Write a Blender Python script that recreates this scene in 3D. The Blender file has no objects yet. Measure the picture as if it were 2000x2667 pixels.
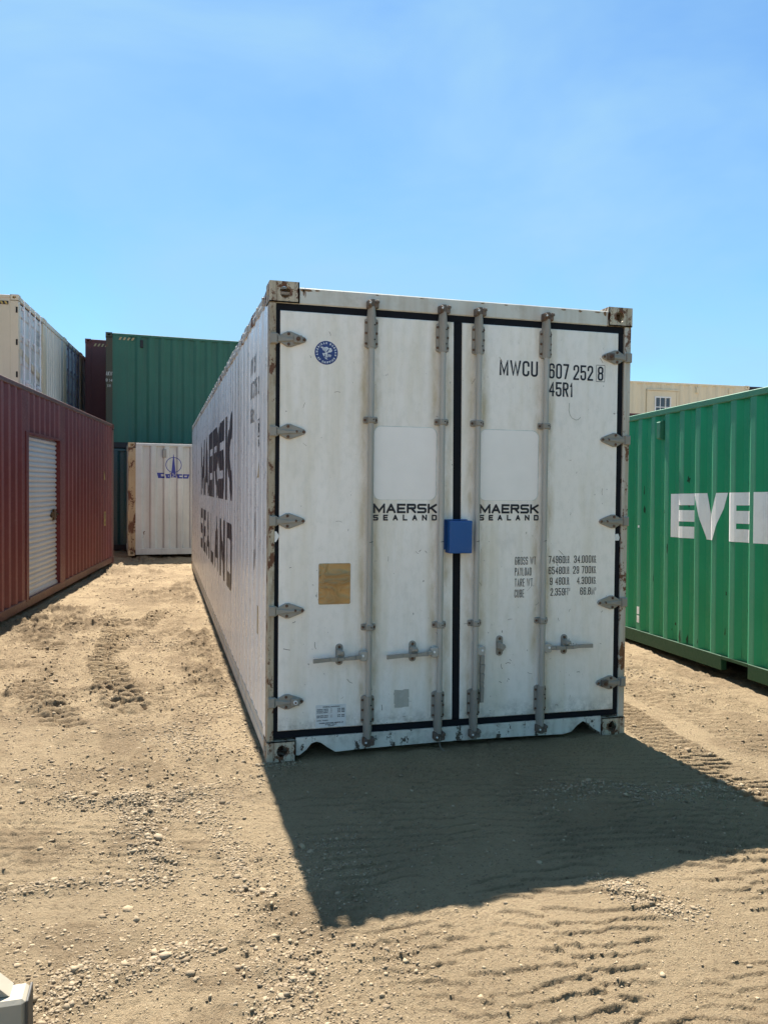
import bpy, bmesh, math, random
import numpy as np
from mathutils import Vector, Matrix

# ------------------------------------------------------------------ camera, sky, sun
scene = bpy.context.scene
COL = scene.collection
R = math.radians
random.seed(7)

def look_axes(yaw, pitch, roll):
    cy, sy = math.cos(yaw), math.sin(yaw)
    f = Vector((sy*math.cos(pitch), cy*math.cos(pitch), math.sin(pitch)))
    r = Vector((cy, -sy, 0)); u = r.cross(f)
    c, s = math.cos(roll), math.sin(roll)
    return c*r+s*u, -s*r+c*u, f

cam_d = bpy.data.cameras.new('camera'); cam = bpy.data.objects.new('camera', cam_d); COL.objects.link(cam)
ar, au, af = look_axes(.2695, -.0298, .0109)
cam.matrix_world = Matrix(((ar.x, au.x, -af.x, -.6219), (ar.y, au.y, -af.y, -4.8503), (ar.z, au.z, -af.z, 1.6696), (0, 0, 0, 1)))
cam_d.sensor_fit = 'VERTICAL'; cam_d.sensor_height = 24.0
cam_d.lens = 24.0*2107.31/2667.0
cam_d.clip_start = .05; cam_d.clip_end = 3000
scene.camera = cam

SUN = Vector((.030, 1.902, 2.896)).normalized()
world = bpy.data.worlds.new('World'); scene.world = world; world.use_nodes = True
wn, wl = world.node_tree.nodes, world.node_tree.links
wn.clear()
wo = wn.new('ShaderNodeOutputWorld'); bg = wn.new('ShaderNodeBackground'); sky = wn.new('ShaderNodeTexSky')
sky.sky_type = 'NISHITA'; sky.sun_disc = False
sky.sun_elevation = math.asin(SUN.z); sky.sun_rotation = math.atan2(SUN.x, SUN.y)
sky.air_density = 1.0; sky.dust_density = .15; sky.ozone_density = 4.0; sky.altitude = 0
# thin high wisps, the same all over the sky
tc = wn.new('ShaderNodeTexCoord'); mp = wn.new('ShaderNodeMapping'); mp.inputs['Scale'].default_value = (1.1, 1.1, 2.3)
mp.inputs['Rotation'].default_value = (0.3, .25, .5)
nz = wn.new('ShaderNodeTexNoise'); nz.inputs['Scale'].default_value = 2.2; nz.inputs['Detail'].default_value = 5; nz.inputs['Roughness'].default_value = .55
nz.inputs['Distortion'].default_value = .4
rmp = wn.new('ShaderNodeMapRange'); rmp.inputs[1].default_value = .38; rmp.inputs[2].default_value = .72; rmp.inputs[3].default_value = .18; rmp.inputs[4].default_value = .95
mx = wn.new('ShaderNodeMix'); mx.data_type = 'RGBA'; mx.inputs[7].default_value = (1.3, 2.25, 3.05, 1)
wl.new(tc.outputs['Generated'], mp.inputs[0]); wl.new(mp.outputs[0], nz.inputs['Vector']); wl.new(nz.outputs[0], rmp.inputs[0])
tint = wn.new('ShaderNodeMix'); tint.data_type = 'RGBA'; tint.blend_type = 'MULTIPLY'; tint.inputs[0].default_value = 1; tint.inputs[7].default_value = (.36, .50, .56, 1)
wl.new(sky.outputs[0], tint.inputs[6])
wl.new(rmp.outputs[0], mx.inputs[0]); wl.new(tint.outputs[2], mx.inputs[6]); wl.new(mx.outputs[2], bg.inputs[0]); wl.new(bg.outputs[0], wo.inputs[0])
bg.inputs[1].default_value = .085

sd = bpy.data.lights.new('sun', 'SUN'); sd.energy = 3.85; sd.angle = R(.53); sd.color = (1, .94, .84)
so = bpy.data.objects.new('sun', sd); COL.objects.link(so); so.rotation_euler = SUN.to_track_quat('Z', 'Y').to_euler(); so.location = (0, 0, 30)

vs = scene.view_settings; vs.view_transform = 'Standard'; vs.look = 'None'; vs.gamma = 1; vs.use_curve_mapping = False
vs.exposure = 1.88
scene.render.engine = 'CYCLES'
scene.cycles.max_bounces = 8

# ------------------------------------------------------------------ materials
def node_mat(name):
    m = bpy.data.materials.new(name); m.use_nodes = True
    nt = m.node_tree; b = nt.nodes['Principled BSDF']
    return m, nt, b
class NT:
    def __init__(s, nt):
        s.nt = nt; s.co = nt.nodes.new('ShaderNodeTexCoord').outputs['Object']
    def link(s, a, b): s.nt.links.new(a, b)
    def map(s, scale=(1, 1, 1), loc=(0, 0, 0)):
        n = s.nt.nodes.new('ShaderNodeMapping'); n.inputs['Scale'].default_value = scale; n.inputs['Location'].default_value = loc
        s.link(s.co, n.inputs[0]); return n.outputs[0]
    def noise(s, scale, detail=4, rough=.55, vec=None, dist=0):
        n = s.nt.nodes.new('ShaderNodeTexNoise'); n.inputs['Scale'].default_value = scale; n.inputs['Detail'].default_value = detail
        n.inputs['Roughness'].default_value = rough; n.inputs['Distortion'].default_value = dist
        s.link(vec if vec is not None else s.co, n.inputs['Vector']); return n.outputs[0]
    def rng(s, v, a, b, lo=0., hi=1.):
        n = s.nt.nodes.new('ShaderNodeMapRange'); n.clamp = True
        for i, x in zip((1, 2, 3, 4), (a, b, lo, hi)): n.inputs[i].default_value = x
        s.link(v, n.inputs[0]); return n.outputs[0]
    def math(s, op, a, b=None):
        n = s.nt.nodes.new('ShaderNodeMath'); n.operation = op
        for i, x in enumerate((a, b)):
            if x is None: continue
            if isinstance(x, (int, float)): n.inputs[i].default_value = x
            else: s.link(x, n.inputs[i])
        return n.outputs[0]
    def mix(s, f, a, b):
        n = s.nt.nodes.new('ShaderNodeMix'); n.data_type = 'RGBA'
        if isinstance(f, (int, float)): n.inputs[0].default_value = f
        else: s.link(f, n.inputs[0])
        for i, x in ((6, a), (7, b)):
            if isinstance(x, tuple): n.inputs[i].default_value = (*x, 1)
            else: s.link(x, n.inputs[i])
        return n.outputs[2]
    def xyz(s):
        n = s.nt.nodes.new('ShaderNodeSeparateXYZ'); s.link(s.co, n.inputs[0]); return n.outputs
    def bump(s, h, strength, dist, bsdf):
        n = s.nt.nodes.new('ShaderNodeBump'); n.inputs['Strength'].default_value = strength; n.inputs['Distance'].default_value = dist
        s.link(h, n.inputs['Height']); s.link(n.outputs[0], bsdf.inputs['Normal'])

RUST = (.16, .062, .026)
def paint(name, col, col2, rust=.25, rough=.5, streak=.4, streakcol=None, dust=.25, dustcol=(.33, .26, .18), bump=.25, metal=0., rustcol=RUST, rscale=5., sscale=5.):
    m, nt, b = node_mat(name); t = NT(nt)
    c = t.mix(t.rng(t.noise(1.3, 4), .35, .7), col, col2)
    st = t.rng(t.noise(sscale, 5, .6, t.map((1, 1, .07))), .48, .72, 0, streak)
    c = t.mix(st, c, streakcol or tuple(x*.6 for x in col))
    c = t.mix(t.rng(t.noise(9., 6, .7), .5, .8, 0, dust), c, dustcol)
    fine = t.noise(rscale*6, 5, .7)
    rm = t.rng(t.math('ADD', t.noise(rscale, 5, .65, t.map((1, 1, .5))), t.math('MULTIPLY', fine, .35)), .98-.35*rust, 1.02-.35*rust, 0, 1)
    if rust > 0: c = t.mix(rm, c, t.mix(fine, rustcol, tuple(x*.45 for x in rustcol)))
    t.link(c, b.inputs['Base Color'])
    t.link(t.rng(fine, .3, .7, rough-.08, rough+.14), b.inputs['Roughness'])
    b.inputs['Metallic'].default_value = metal
    t.bump(t.noise(38, 4, .6), bump, .004, b)
    return m

def plain(name, col, rough=.5, metal=0., var=.12, scale=25., bump=.15):
    m, nt, b = node_mat(name); t = NT(nt)
    n = t.noise(scale, 4)
    t.link(t.mix(t.rng(n, .3, .7), tuple(x*(1-var) for x in col), tuple(min(1, x*(1+var)) for x in col)), b.inputs['Base Color'])
    t.link(t.rng(n, .3, .7, rough-.06, rough+.08), b.inputs['Roughness']); b.inputs['Metallic'].default_value = metal
    t.bump(n, bump, .002, b)
    return m

def white_door_material():
    m, nt, b = node_mat('white door panel'); t = NT(nt)
    x, y, z = t.xyz()
    c = t.mix(t.rng(t.noise(1.1, 4), .35, .7), (.90, .85, .80), (.84, .79, .74))
    st = t.rng(t.noise(5.5, 5, .6, t.map((1, 1, .10), (3, 0, 1))), .47, .74, 0, .55)
    c = t.mix(st, c, (.60, .53, .37))
    # grime that gathered along the locking bars and the panel edges
    d = None
    for xb in (.582, .665, 1.046, 1.135, 1.29, 1.375, 1.76, 1.845):
        q = t.math('ABSOLUTE', t.math('SUBTRACT', x, xb)); d = q if d is None else t.math('MINIMUM', d, q)
    g = t.math('MULTIPLY', t.rng(d, .004, .05, 1, 0), t.rng(t.noise(7, 6, .7, t.map((1, 1, .35))), .36, .66))
    c = t.mix(t.math('MULTIPLY', g, .9), c, (.46, .37, .22))
    low = t.math('MULTIPLY', t.rng(z, .16, .30, 1, 0), t.rng(t.noise(17, 6, .75), .40, .62))
    c = t.mix(t.math('MULTIPLY', low, .8), c, (.25, .23, .20))
    smear = t.rng(t.noise(3.0, 5, .6, t.map((1, 1, .7), (9, 1, 4))), .6, .76, 0, .3)
    c = t.mix(smear, c, (.42, .43, .42))
    mott = t.rng(t.noise(26, 6, .72, t.map((1, 1, .55))), .46, .68, 0, .2)
    c = t.mix(mott, c, (.47, .46, .40))
    sp = t.math('GREATER_THAN', t.math('ADD', t.noise(46, 3, .6, t.map((1, 1, .6))), t.math('MULTIPLY', t.noise(2.2, 2), .22)), .845)
    c = t.mix(t.math('MULTIPLY', sp, .7), c, (.16, .14, .12))
    t.link(c, b.inputs['Base Color']); t.link(t.rng(t.noise(8, 4), .3, .7, .38, .6), b.inputs['Roughness'])
    t.bump(t.noise(2.6, 3), .35, .012, b)
    return m

def white_side_material():
    m, nt, b = node_mat('white side panel'); t = NT(nt)
    x, y, z = t.xyz()
    c = t.mix(t.rng(t.noise(1.4, 3, .5, t.map((1, 1.6, .12))), .38, .66), (.88, .87, .87), (.79, .785, .79))
    st = t.rng(t.noise(3.4, 5, .62, t.map((1, 1.7, .05), (2, 5, 1))), .5, .66)
    st = t.math('MULTIPLY', st, t.rng(z, .5, 2.8, .08, .65))
    c = t.mix(st, c, (.40, .34, .25))
    st2 = t.rng(t.noise(7, 5, .65, t.map((1, 1.2, .06), (1, 2, 7))), .56, .72, 0, .35)
    c = t.mix(st2, c, (.33, .32, .31))
    sp = t.math('GREATER_THAN', t.noise(11, 5, .7, t.map((1, 1, .4))), .75)
    c = t.mix(t.math('MULTIPLY', sp, .8), c, (.17, .11, .08))
    t.link(c, b.inputs['Base Color']); t.link(t.rng(t.noise(6, 4), .3, .7, .22, .42), b.inputs['Roughness'])
    t.bump(t.noise(1.5, 3), .4, .02, b)
    return m

M = {}
M['door_white'] = white_door_material()
M['side_white'] = white_side_material()
M['frame_white'] = paint('white frame paint', (.64, .625, .58), (.55, .53, .48), rust=.35, rough=.55, streak=.6, streakcol=(.30, .23, .15), dust=.5, dustcol=(.34, .29, .21))
M['post_worn'] = paint('worn brown and white post paint', (.46, .40, .30), (.27, .21, .14), rust=.75, rough=.62, streak=.95, streakcol=(.17, .115, .065), dust=.7, dustcol=(.66, .63, .55), rscale=14, sscale=34)
M['post_right'] = paint('rust flecked white post paint', (.56, .53, .47), (.42, .38, .31), rust=.75, rough=.6, streak=.7, streakcol=(.30, .22, .14), dust=.4, rustcol=(.20, .085, .038), rscale=8, sscale=22)
M['casting'] = paint('worn corner casting', (.52, .46, .36), (.36, .28, .19), rust=.8, rough=.7, streak=.95, streakcol=(.17, .11, .065), dust=.7, dustcol=(.64, .60, .51), bump=.6, rscale=18, sscale=38)
M['sill_white'] = paint('scuffed sill paint', (.70, .67, .61), (.60, .575, .52), rust=.62, rough=.6, streak=.5, streakcol=(.42, .38, .31), dust=.85, dustcol=(.22, .19, .155), rustcol=(.10, .08, .06), rscale=15, sscale=14)
M['rail_white'] = paint('weathered top rail paint', (.55, .55, .54), (.42, .39, .34), rust=.7, rough=.5, streak=.5, streakcol=(.26, .20, .14), dust=.5, dustcol=(.25, .2, .16), rscale=4)
M['gasket'] = plain('black rubber gasket', (.007, .008, .012), .8, 0, .3)
M['gasket'].node_tree.nodes['Principled BSDF'].inputs['Specular IOR Level'].default_value = .2
M['gasket_thin'] = plain('dark rubber seal', (.03, .035, .05), .55, 0, .3)
M['galv'] = paint('dull galvanised steel', (.31, .29, .255), (.25, .23, .20), rust=.3, rough=.5, streak=.4, streakcol=(.20, .18, .14), dust=.35, dustcol=(.22, .18, .13), bump=.4)
M['bar'] = paint('grey locking bar paint', (.42, .405, .375), (.36, .345, .315), rust=.15, rough=.42, streak=.5, streakcol=(.27, .25, .21), dust=.3)
M['bolt'] = plain('rusty bolt', (.12, .065, .04), .7, .2, .4, 60)
M['rustcam'] = paint('rusty cam steel', (.15, .115, .09), (.10, .07, .055), rust=.6, rough=.75, streak=.3, dust=.5, dustcol=(.45, .42, .37), rscale=14)
M['rust_run'] = paint('brown rust run', (.17, .085, .04), (.24, .14, .07), rust=.4, rough=.8, streak=.3, dust=.6, dustcol=(.46, .40, .31), rscale=20)
M['hole'] = plain('dark recess', (.01, .01, .01), .9)
M['ink'] = plain('dark blue print', (.009, .009, .018), .5, 0, .2)
M['ink_black'] = plain('black print', (.010, .010, .012), .5, 0, .2)
M['ink_side'] = paint('faded dark side print', (.035, .035, .045), (.065, .062, .07), rust=.12, rough=.35, streak=.2, streakcol=(.17, .15, .13), dust=.3, dustcol=(.3, .28, .25), rustcol=(.02, .02, .02))
M['ink_faint'] = paint('faint grey side print', (.22, .215, .21), (.33, .325, .32), rust=.0, rough=.4, streak=.4, streakcol=(.4, .39, .37), dust=.5, dustcol=(.48, .47, .45))
M['patch'] = plain('clean white patch film', (.86, .82, .79), .42, 0, .03, 6)
M['patch_edge'] = plain('blue grey film edge', (.56, .60, .58), .4, 0, .2)
M['blue_box'] = paint('blue lockbox paint', (.006, .075, .27), (.008, .10, .33), rust=.3, rustcol=(.03, .035, .05), rscale=16, rough=.42, streak=.2, dust=.12, dustcol=(.1, .12, .18), bump=.2)
M['seal_blue'] = plain('seal blue', (.016, .04, .18), .4)
M['seal_white'] = plain('seal white', (.62, .66, .72), .45)
M['sticker'] = paint('torn sticker paper', (.40, .385, .34), (.48, .46, .41), rust=0, rough=.8, dust=.6, dustcol=(.6, .6, .58))
M['tag_white'] = plain('white plastic tag', (.72, .73, .73), .4)
M['label_white'] = plain('white paper label', (.66, .67, .68), .5, 0, .05)
M['yellow'] = paint('faded yellow decal', (.46, .33, .07), (.38, .27, .08), rust=.1, rough=.5)
M['tan_decal'] = paint('faded tan decal', (.42, .31, .15), (.34, .25, .13), rust=.1, rough=.5)
def gold_material():
    m, nt, b = node_mat('brushed brass foil'); t = NT(nt)
    n = t.noise(7, 4, .55, t.map((1, 1, 1.6)), .8)
    t.link(t.mix(t.rng(n, .35, .65), (.31, .235, .13), (.22, .165, .095)), b.inputs['Base Color'])
    b.inputs['Metallic'].default_value = .9; b.inputs['Roughness'].default_value = .3
    t.bump(n, .35, .03, b); return m
M['gold'] = gold_material()
M['red'] = paint('faded oxide red', (.145, .026, .023), (.175, .038, .033), rust=.12, rough=.5, streak=.35, streakcol=(.085, .024, .02), dust=.3, dustcol=(.2, .09, .07), bump=.2)
M['red_ridge'] = paint('paler red ridge', (.21, .062, .052), (.25, .085, .072), rust=.1, rough=.6, streak=.3, streakcol=(.15, .04, .035), dust=.3, dustcol=(.3, .16, .13))  # paler red for the narrow outer flats of the folds
M['green_ridge'] = paint('paler green ridge', (.035, .25, .135), (.055, .27, .155), rust=.15, rough=.6, streak=.4, streakcol=(.02, .17, .08), dust=.25, dustcol=(.13, .2, .14), rustcol=(.05, .045, .03))  # paler green for the narrow outer flats of the folds
M['red_rail'] = paint('weathered red rail', (.15, .055, .04), (.12, .05, .035), rust=.5, rough=.5, streak=.4, dust=.5, dustcol=(.28, .17, .12))
M['red_frame'] = paint('fresh red door frame', (.125, .012, .012), (.145, .016, .015), rust=0, rough=.45, streak=.2, dust=.1)
M['shutter'] = paint('white shutter slat', (.60, .60, .585), (.53, .53, .51), rust=.02, rough=.38, streak=.0, dust=.3, dustcol=(.45, .42, .36), bump=.15)
M['green'] = paint('bright green paint', (.003, .26, .105), (.004, .30, .13), rust=.16, rough=.5, streak=.25, streakcol=(.01, .14, .06), dust=.06, dustcol=(.10, .17, .10), bump=.2, rustcol=(.05, .045, .03))
M['green_rail'] = paint('dusty green rail', (.025, .17, .085), (.045, .19, .11), rust=.25, rough=.5, streak=.3, dust=.4, dustcol=(.09, .12, .07))
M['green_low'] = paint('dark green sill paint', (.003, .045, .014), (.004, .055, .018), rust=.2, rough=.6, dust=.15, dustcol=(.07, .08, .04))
M['ever_white'] = paint('chipped white lettering', (.93, .92, .90), (.88, .88, .86), rust=.3, rough=.45, streak=.2, streakcol=(.6, .62, .6), dust=.2, rustcol=(.03, .09, .05), rscale=4)
M['dkgreen'] = paint('dark green paint', (.018, .105, .070), (.025, .122, .082), rust=.22, rough=.55, streak=.4, streakcol=(.03, .055, .04), dust=.25, dustcol=(.06, .075, .055))
M['dkgreen_post'] = paint('stained dark green post', (.042, .052, .034), (.055, .055, .035), rust=.6, rough=.65, streak=.7, streakcol=(.06, .04, .024), dust=.4, dustcol=(.07, .055, .035))
M['blackrail'] = plain('dark rail', (.012, .014, .016), .6)
M['maroon'] = paint('dark maroon paint', (.115, .030, .030), (.095, .026, .027), rust=.2, rough=.6, streak=.3, dust=.2, dustcol=(.1, .06, .05))
M['teal'] = paint('teal paint', (.012, .085, .095), (.02, .07, .08), rust=.3, rough=.3, streak=.4, streakcol=(.08, .05, .05), dust=.3, dustcol=(.09, .07, .065))
M['cosco'] = paint('stained off-white paint', (.56, .55, .515), (.47, .465, .435), rust=.3, rough=.45, streak=.55, streakcol=(.34, .31, .29), dust=.25, dustcol=(.36, .32, .26))
M['cosco_post'] = paint('rusted cream post', (.46, .36, .22), (.36, .25, .13), rust=.85, rough=.7, streak=.8, streakcol=(.17, .08, .035), dust=.3, rscale=5)
M['cosco_blue'] = plain('blue logo print', (.02, .03, .23), .5)
M['beige'] = paint('beige paint', (.60, .53, .39), (.55, .49, .36), rust=.05, rough=.45, streak=.15, dust=.1)
M['beige_grey'] = paint('grey beige paint', (.62, .61, .55), (.56, .55, .49), rust=.05, rough=.4, streak=.2, dust=.1)
M['palegrey'] = paint('pale door paint', (.62, .64, .64), (.56, .56, .52), rust=.02, rough=.4, streak=.15, streakcol=(.50, .45, .36), dust=.1)
M['cream'] = paint('cream paint', (.70, .62, .45), (.66, .58, .42), rust=.02, rough=.5, streak=.1, dust=.1)
M['navy'] = plain('navy paint', (.010, .010, .028), .5)
M['bluebar'] = plain('blue grey bars', (.12, .12, .17), .45)
M['steelbar'] = plain('galvanised bars', (.70, .72, .75), .4, .1)
M['brassdark'] = plain('worn brass latch', (.10, .06, .025), .45, .6, .4)
M['glass'] = plain('window glass', (.06, .075, .09), .12)
M['chalk'] = plain('chalk writing', (.5, .52, .5), .8)
M['beam_white'] = paint('off-white steel paint', (.36, .32, .255), (.30, .265, .205), rust=.2, rough=.65, streak=.2, dust=.5, dustcol=(.4, .34, .25))
M['beam_shade'] = plain('shaded steel end', (.06, .055, .05), .6)  # shade on the beam's right face, painted as a darker steel

def ground_material():
    m, nt, b = node_mat('dry tan dirt'); t = NT(nt)
    at = nt.nodes.new('ShaderNodeAttribute'); at.attribute_name = 'soil_shade'
    sep = nt.nodes.new('ShaderNodeSeparateColor'); t.link(at.outputs['Color'], sep.inputs[0])
    c = t.mix(t.rng(t.noise(.9, 5, .6), .35, .66), (.445, .338, .212), (.345, .26, .162))
    c = t.mix(t.rng(t.noise(14, 6, .7), .4, .72, 0, .45), c, (.29, .205, .12))
    c = t.mix(t.rng(t.noise(90, 4, .7), .52, .72, 0, .55), c, (.45, .36, .24))
    sp = t.rng(t.noise(55, 5, .75), .57, .64, 0, .75)
    c = t.mix(sp, c, (.15, .105, .065))  # dark specks paint in the shade of small pits and clods
    c = t.mix(t.math('MULTIPLY', sep.outputs[0], .8), c, (.165, .114, .068))     # browner turned earth, plus shade painted on ripple scarps and in tread grooves
    c = t.mix(t.math('MULTIPLY', sep.outputs[1], .5), c, (.43, .325, .195))       # packed fine dust is paler
    t.link(c, b.inputs['Base Color']); b.inputs['Roughness'].default_value = .95
    b.inputs['Specular IOR Level'].default_value = .15
    h = t.math('ADD', t.noise(60, 6, .75), t.math('MULTIPLY', t.noise(210, 3, .7), .4))
    t.bump(h, 1.0, .034, b)
    return m
M['ground'] = ground_material()
def stone_material():
    m, nt, b = node_mat('tan gravel stones'); t = NT(nt)
    at = nt.nodes.new('ShaderNodeAttribute'); at.attribute_name = 'tone'
    sep = nt.nodes.new('ShaderNodeSeparateColor'); t.link(at.outputs['Color'], sep.inputs[0])
    c = t.mix(sep.outputs[0], (.17, .125, .08), (.37, .285, .185))
    c = t.mix(t.math('MULTIPLY', sep.outputs[1], .4), c, (.33, .285, .22))
    t.link(c, b.inputs['Base Color']); b.inputs['Roughness'].default_value = .9; b.inputs['Specular IOR Level'].default_value = .2
    t.bump(t.noise(150, 3), .4, .004, b)
    return m
M['stone'] = stone_material()

# ------------------------------------------------------------------ mesh helpers
class MB:
    def __init__(s): s.v = []; s.f = []; s.mi = []; s.mats = []; s.cur = 0
    def mat(s, key):
        if key not in s.mats: s.mats.append(key)
        s.cur = s.mats.index(key); return s
    def face(s, pts):
        n = len(s.v); s.v += [tuple(p) for p in pts]; s.f.append(tuple(range(n, n+len(pts)))); s.mi.append(s.cur)
    def grid(s, A, B):                       # strip between two polylines of equal length
        n = len(s.v); k = len(A); s.v += [tuple(p) for p in A]+[tuple(p) for p in B]
        for i in range(k-1): s.f.append((n+i, n+i+1, n+k+i+1, n+k+i)); s.mi.append(s.cur)
    def box(s, x0, x1, y0, y1, z0, z1, bev=0.):
        if bev:
            b = min(bev, (x1-x0)*.45, (y1-y0)*.45, (z1-z0)*.45)
            X, Y, Z = (x0, x0+b, x1-b, x1), (y0, y0+b, y1-b, y1), (z0, z0+b, z1-b, z1)
            def P(i, j, k): return (X[i], Y[j], Z[k])
            s.face([P(1,1,0),P(1,2,0),P(2,2,0),P(2,1,0)]); s.face([P(1,1,3),P(2,1,3),P(2,2,3),P(1,2,3)])
            s.face([P(1,0,1),P(2,0,1),P(2,0,2),P(1,0,2)]); s.face([P(1,3,1),P(1,3,2),P(2,3,2),P(2,3,1)])
            s.face([P(0,1,1),P(0,1,2),P(0,2,2),P(0,2,1)]); s.face([P(3,1,1),P(3,2,1),P(3,2,2),P(3,1,2)])
            for (i0, i1) in ((1, 0), (2, 3)):
                for (j0, j1) in ((1, 0), (2, 3)):
                    s.face([P(i0,j1,1),P(i1,j0,1),P(i1,j0,2),P(i0,j1,2)])
                for (k0, k1) in ((1, 0), (2, 3)):
                    s.face([P(i0,1,k1),P(i1,1,k0),P(i1,2,k0),P(i0,2,k1)])
            for (j0, j1) in ((1, 0), (2, 3)):
                for (k0, k1) in ((1, 0), (2, 3)):
                    s.face([P(1,j0,k1),P(1,j1,k0),P(2,j1,k0),P(2,j0,k1)])
            for (i0, i1) in ((1, 0), (2, 3)):
                for (j0, j1) in ((1, 0), (2, 3)):
                    for (k0, k1) in ((1, 0), (2, 3)):
                        s.face([P(i1,j0,k0),P(i0,j1,k0),P(i0,j0,k1)])
            return s
        a = [(x0,y0,z0),(x1,y0,z0),(x1,y1,z0),(x0,y1,z0),(x0,y0,z1),(x1,y0,z1),(x1,y1,z1),(x0,y1,z1)]
        for q in ((3,2,1,0),(4,5,6,7),(0,1,5,4),(1,2,6,5),(2,3,7,6),(3,0,4,7)): s.face([a[i] for i in q])
        return s
    def prism(s, poly, fn, d0, d1, bev=0.):   # poly in 2D, fn(u,v,d)->3D, extruded from d0 (back) to d1 (front)
        n = len(poly)
        if bev:
            cx = sum(p[0] for p in poly)/n; cy = sum(p[1] for p in poly)/n
            ins = []
            for (u, v) in poly:
                L = math.hypot(u-cx, v-cy); k = max(.2, 1-bev/L); ins.append((cx+(u-cx)*k, cy+(v-cy)*k))
            dm = d1-(bev if d1 > d0 else -bev)
            s.face([fn(u, v, d1) for u, v in ins])
            for i in range(n):
                j = (i+1) % n
                s.face([fn(*poly[i], dm), fn(*poly[j], dm), fn(*ins[j], d1), fn(*ins[i], d1)])
        else:
            dm = d1; s.face([fn(u, v, d1) for u, v in poly])
        s.face([fn(u, v, d0) for u, v in reversed(poly)])
        for i in range(n):
            j = (i+1) % n
            s.face([fn(*poly[i], d0), fn(*poly[j], d0), fn(*poly[j], dm), fn(*poly[i], dm)])
        return s
    def tube(s, p0, p1, r, n=12, r1=None, caps=True):
        p0, p1 = Vector(p0), Vector(p1); d = (p1-p0).normalized()
        a = d.orthogonal().normalized(); b = d.cross(a); r1 = r if r1 is None else r1
        A = [p0+(a*math.cos(2*math.pi*i/n)+b*math.sin(2*math.pi*i/n))*r for i in range(n)]
        B = [p1+(a*math.cos(2*math.pi*i/n)+b*math.sin(2*math.pi*i/n))*r1 for i in range(n)]
        s.grid(A+[A[0]], B+[B[0]])
        if caps: s.face(list(reversed(A))); s.face(B)
        return s
    def mesh(s, name, smooth=False):
        me = bpy.data.meshes.new(name); me.from_pydata(s.v, [], s.f)
        for k in (s.mats or ['galv']): me.materials.append(M[k])
        me.polygons.foreach_set('material_index', s.mi)
        bm = bmesh.new(); bm.from_mesh(me); bmesh.ops.remove_doubles(bm, verts=bm.verts, dist=1e-5); bmesh.ops.recalc_face_normals(bm, faces=bm.faces)
        bm.to_mesh(me); bm.free()
        if smooth:
            me.polygons.foreach_set('use_smooth', [True]*len(me.polygons))
            try: me.set_sharp_from_angle(angle=R(35))
            except Exception: pass
        return me
    def build(s, name, parent=None, smooth=False):
        return link(name, s.mesh(name, smooth), parent)
def link(name, me, parent=None):
    o = bpy.data.objects.new(name, me); COL.objects.link(o); o.parent = parent; return o
def empty(name, label, cat, group=None, loc=(0, 0, 0), rz=0., rx=0.):
    o = bpy.data.objects.new(name, None); COL.objects.link(o); o.empty_display_size = .3
    o.matrix_world = Matrix.Translation(loc) @ Matrix.Rotation(rz, 4, 'Z') @ Matrix.Rotation(rx, 4, 'X')
    o['label'] = label; o['category'] = cat
    if group: o['group'] = group
    return o
def one(key): m = MB(); m.mat(key); return m

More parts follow.
